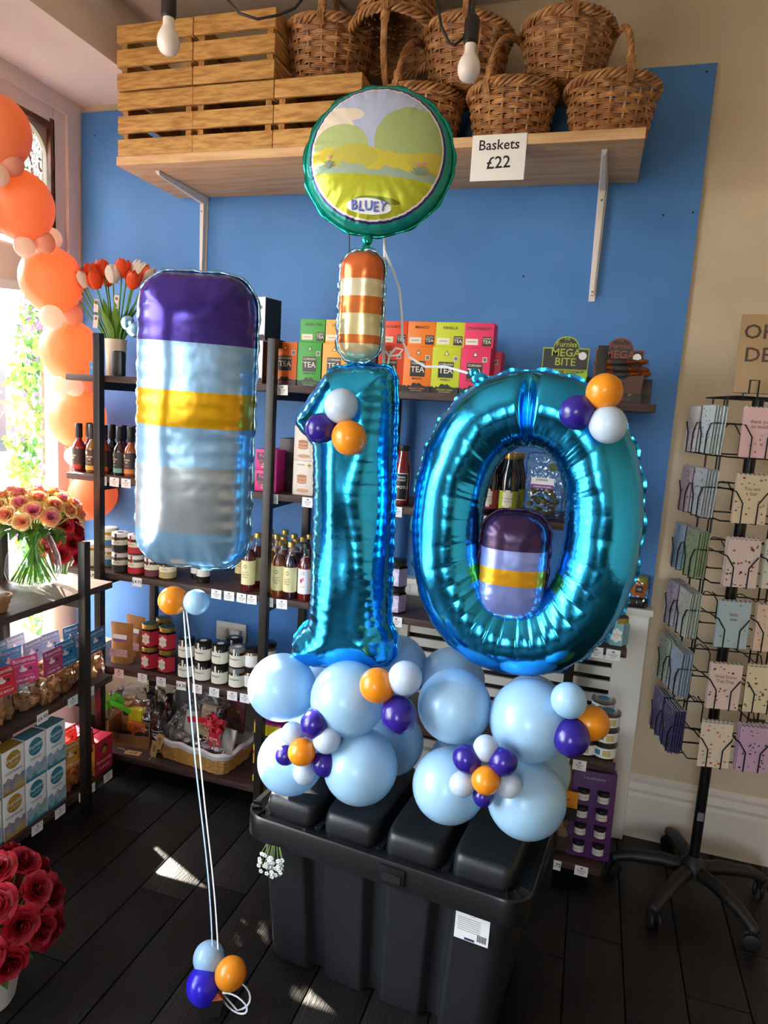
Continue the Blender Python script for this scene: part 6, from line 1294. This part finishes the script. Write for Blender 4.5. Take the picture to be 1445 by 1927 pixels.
for fi, (fa, off) in enumerate(FACES):
    for col in range(2):
        for r_, zt in enumerate(ROWS):
            T = Matrix.Rotation(fa + SPIN, 4, 'Z') @ Matrix.Translation(((col - .5) * (CWd + .012), off, zt)); o = put('wire_pocket', PKM, rk); o.matrix_local = T
            if fi > 1: continue
            n = 3 if fi == 0 else 5
            if fi == 0: me, lab = CM[r_ + 6 * col], KIND[r_ + 6 * col][3]
            else: me, lab = SM_[r_ + 6 * col], SIDE[r_ + 6 * col][2]
            for q in range(n):
                T2 = Matrix.Translation((RKX, RKY, 0)) @ Matrix.Rotation(fa + SPIN, 4, 'Z') @ Matrix.Translation(((col - .5) * (CWd + .012) + random.uniform(-.003, .003) + q * .0015, off - .028 + q * .0078 + random.uniform(-.0005, .0005), zt + random.uniform(-.003, .003))) @ Matrix.Rotation(-.03, 4, 'X')
                c = put('greeting_card', me); c.matrix_world = T2
                tag(c, '%s, %s in its spinner pocket' % (lab, 'frontmost' if q == 0 else ORD[q]), 'card', 'greeting cards in the spinner')
b = MB()
for sx in (-1, 1):
    for sy in (-1, 1): b.tube([(sx * .055, sy * .113, ROWS[-1] - CHt - .01), (sx * .055, sy * .113, ROWS[0] + .03)], .0028, WIRE, 6); b.tube([(sx * .113, sy * .055, ROWS[-1] - CHt - .01), (sx * .113, sy * .055, ROWS[0] + .03)], .0028, WIRE, 6)
for z in [ROWS[0] + .03] + [z - CHt - .006 for z in ROWS] + [z - .05 for z in ROWS]: b.tube([(-.113, -.113, z), (.113, -.113, z), (.113, .113, z), (-.113, .113, z)], .0024, WIRE, 6, closed=True)
for z in (ROWS[0] + .03, ROWS[-1] - CHt - .006): b.tube([(-.113, 0, z), (.113, 0, z)], .003, WIRE, 6); b.tube([(0, -.113, z), (0, .113, z)], .003, WIRE, 6)
o = b.build('wire_frame', rk); o.rotation_euler = (0, 0, SPIN)
b = MB(); b.tube([(-.05, -.03, ROWS[0] + .03), (-.05, -.03, ROWS[0] + .045), (-.035, -.03, ROWS[0] + .045), (-.035, -.03, ROWS[0] + .085), (-.01, -.03, ROWS[0] + .085), (-.01, -.03, ROWS[0] + .03)], .0028, WIRE, 6); b.build('sign_holder', rk)
ply = mat('sign_board', '#a98a62', .55, col2='#a08058', scale=6)
t = thing('brand_sign', 'brown board reading OH DEER on top of the card spinner', 'sign', (RKX + .06, RKY - .012, ROWS[0] + .046), -.12, rot=(-.1, 0, -.08)); b = MB(); b.rbox((0, 0, .12), (.27, .012, .24), ply, .001); b.build('board', t); b = MB(); b.text('OH', .062, cmat('#4a3a26'), -.078, .185, -.0066); b.text('DEER', .062, cmat('#4a3a26'), -.045, .115, -.0066); b.build('lettering', t)
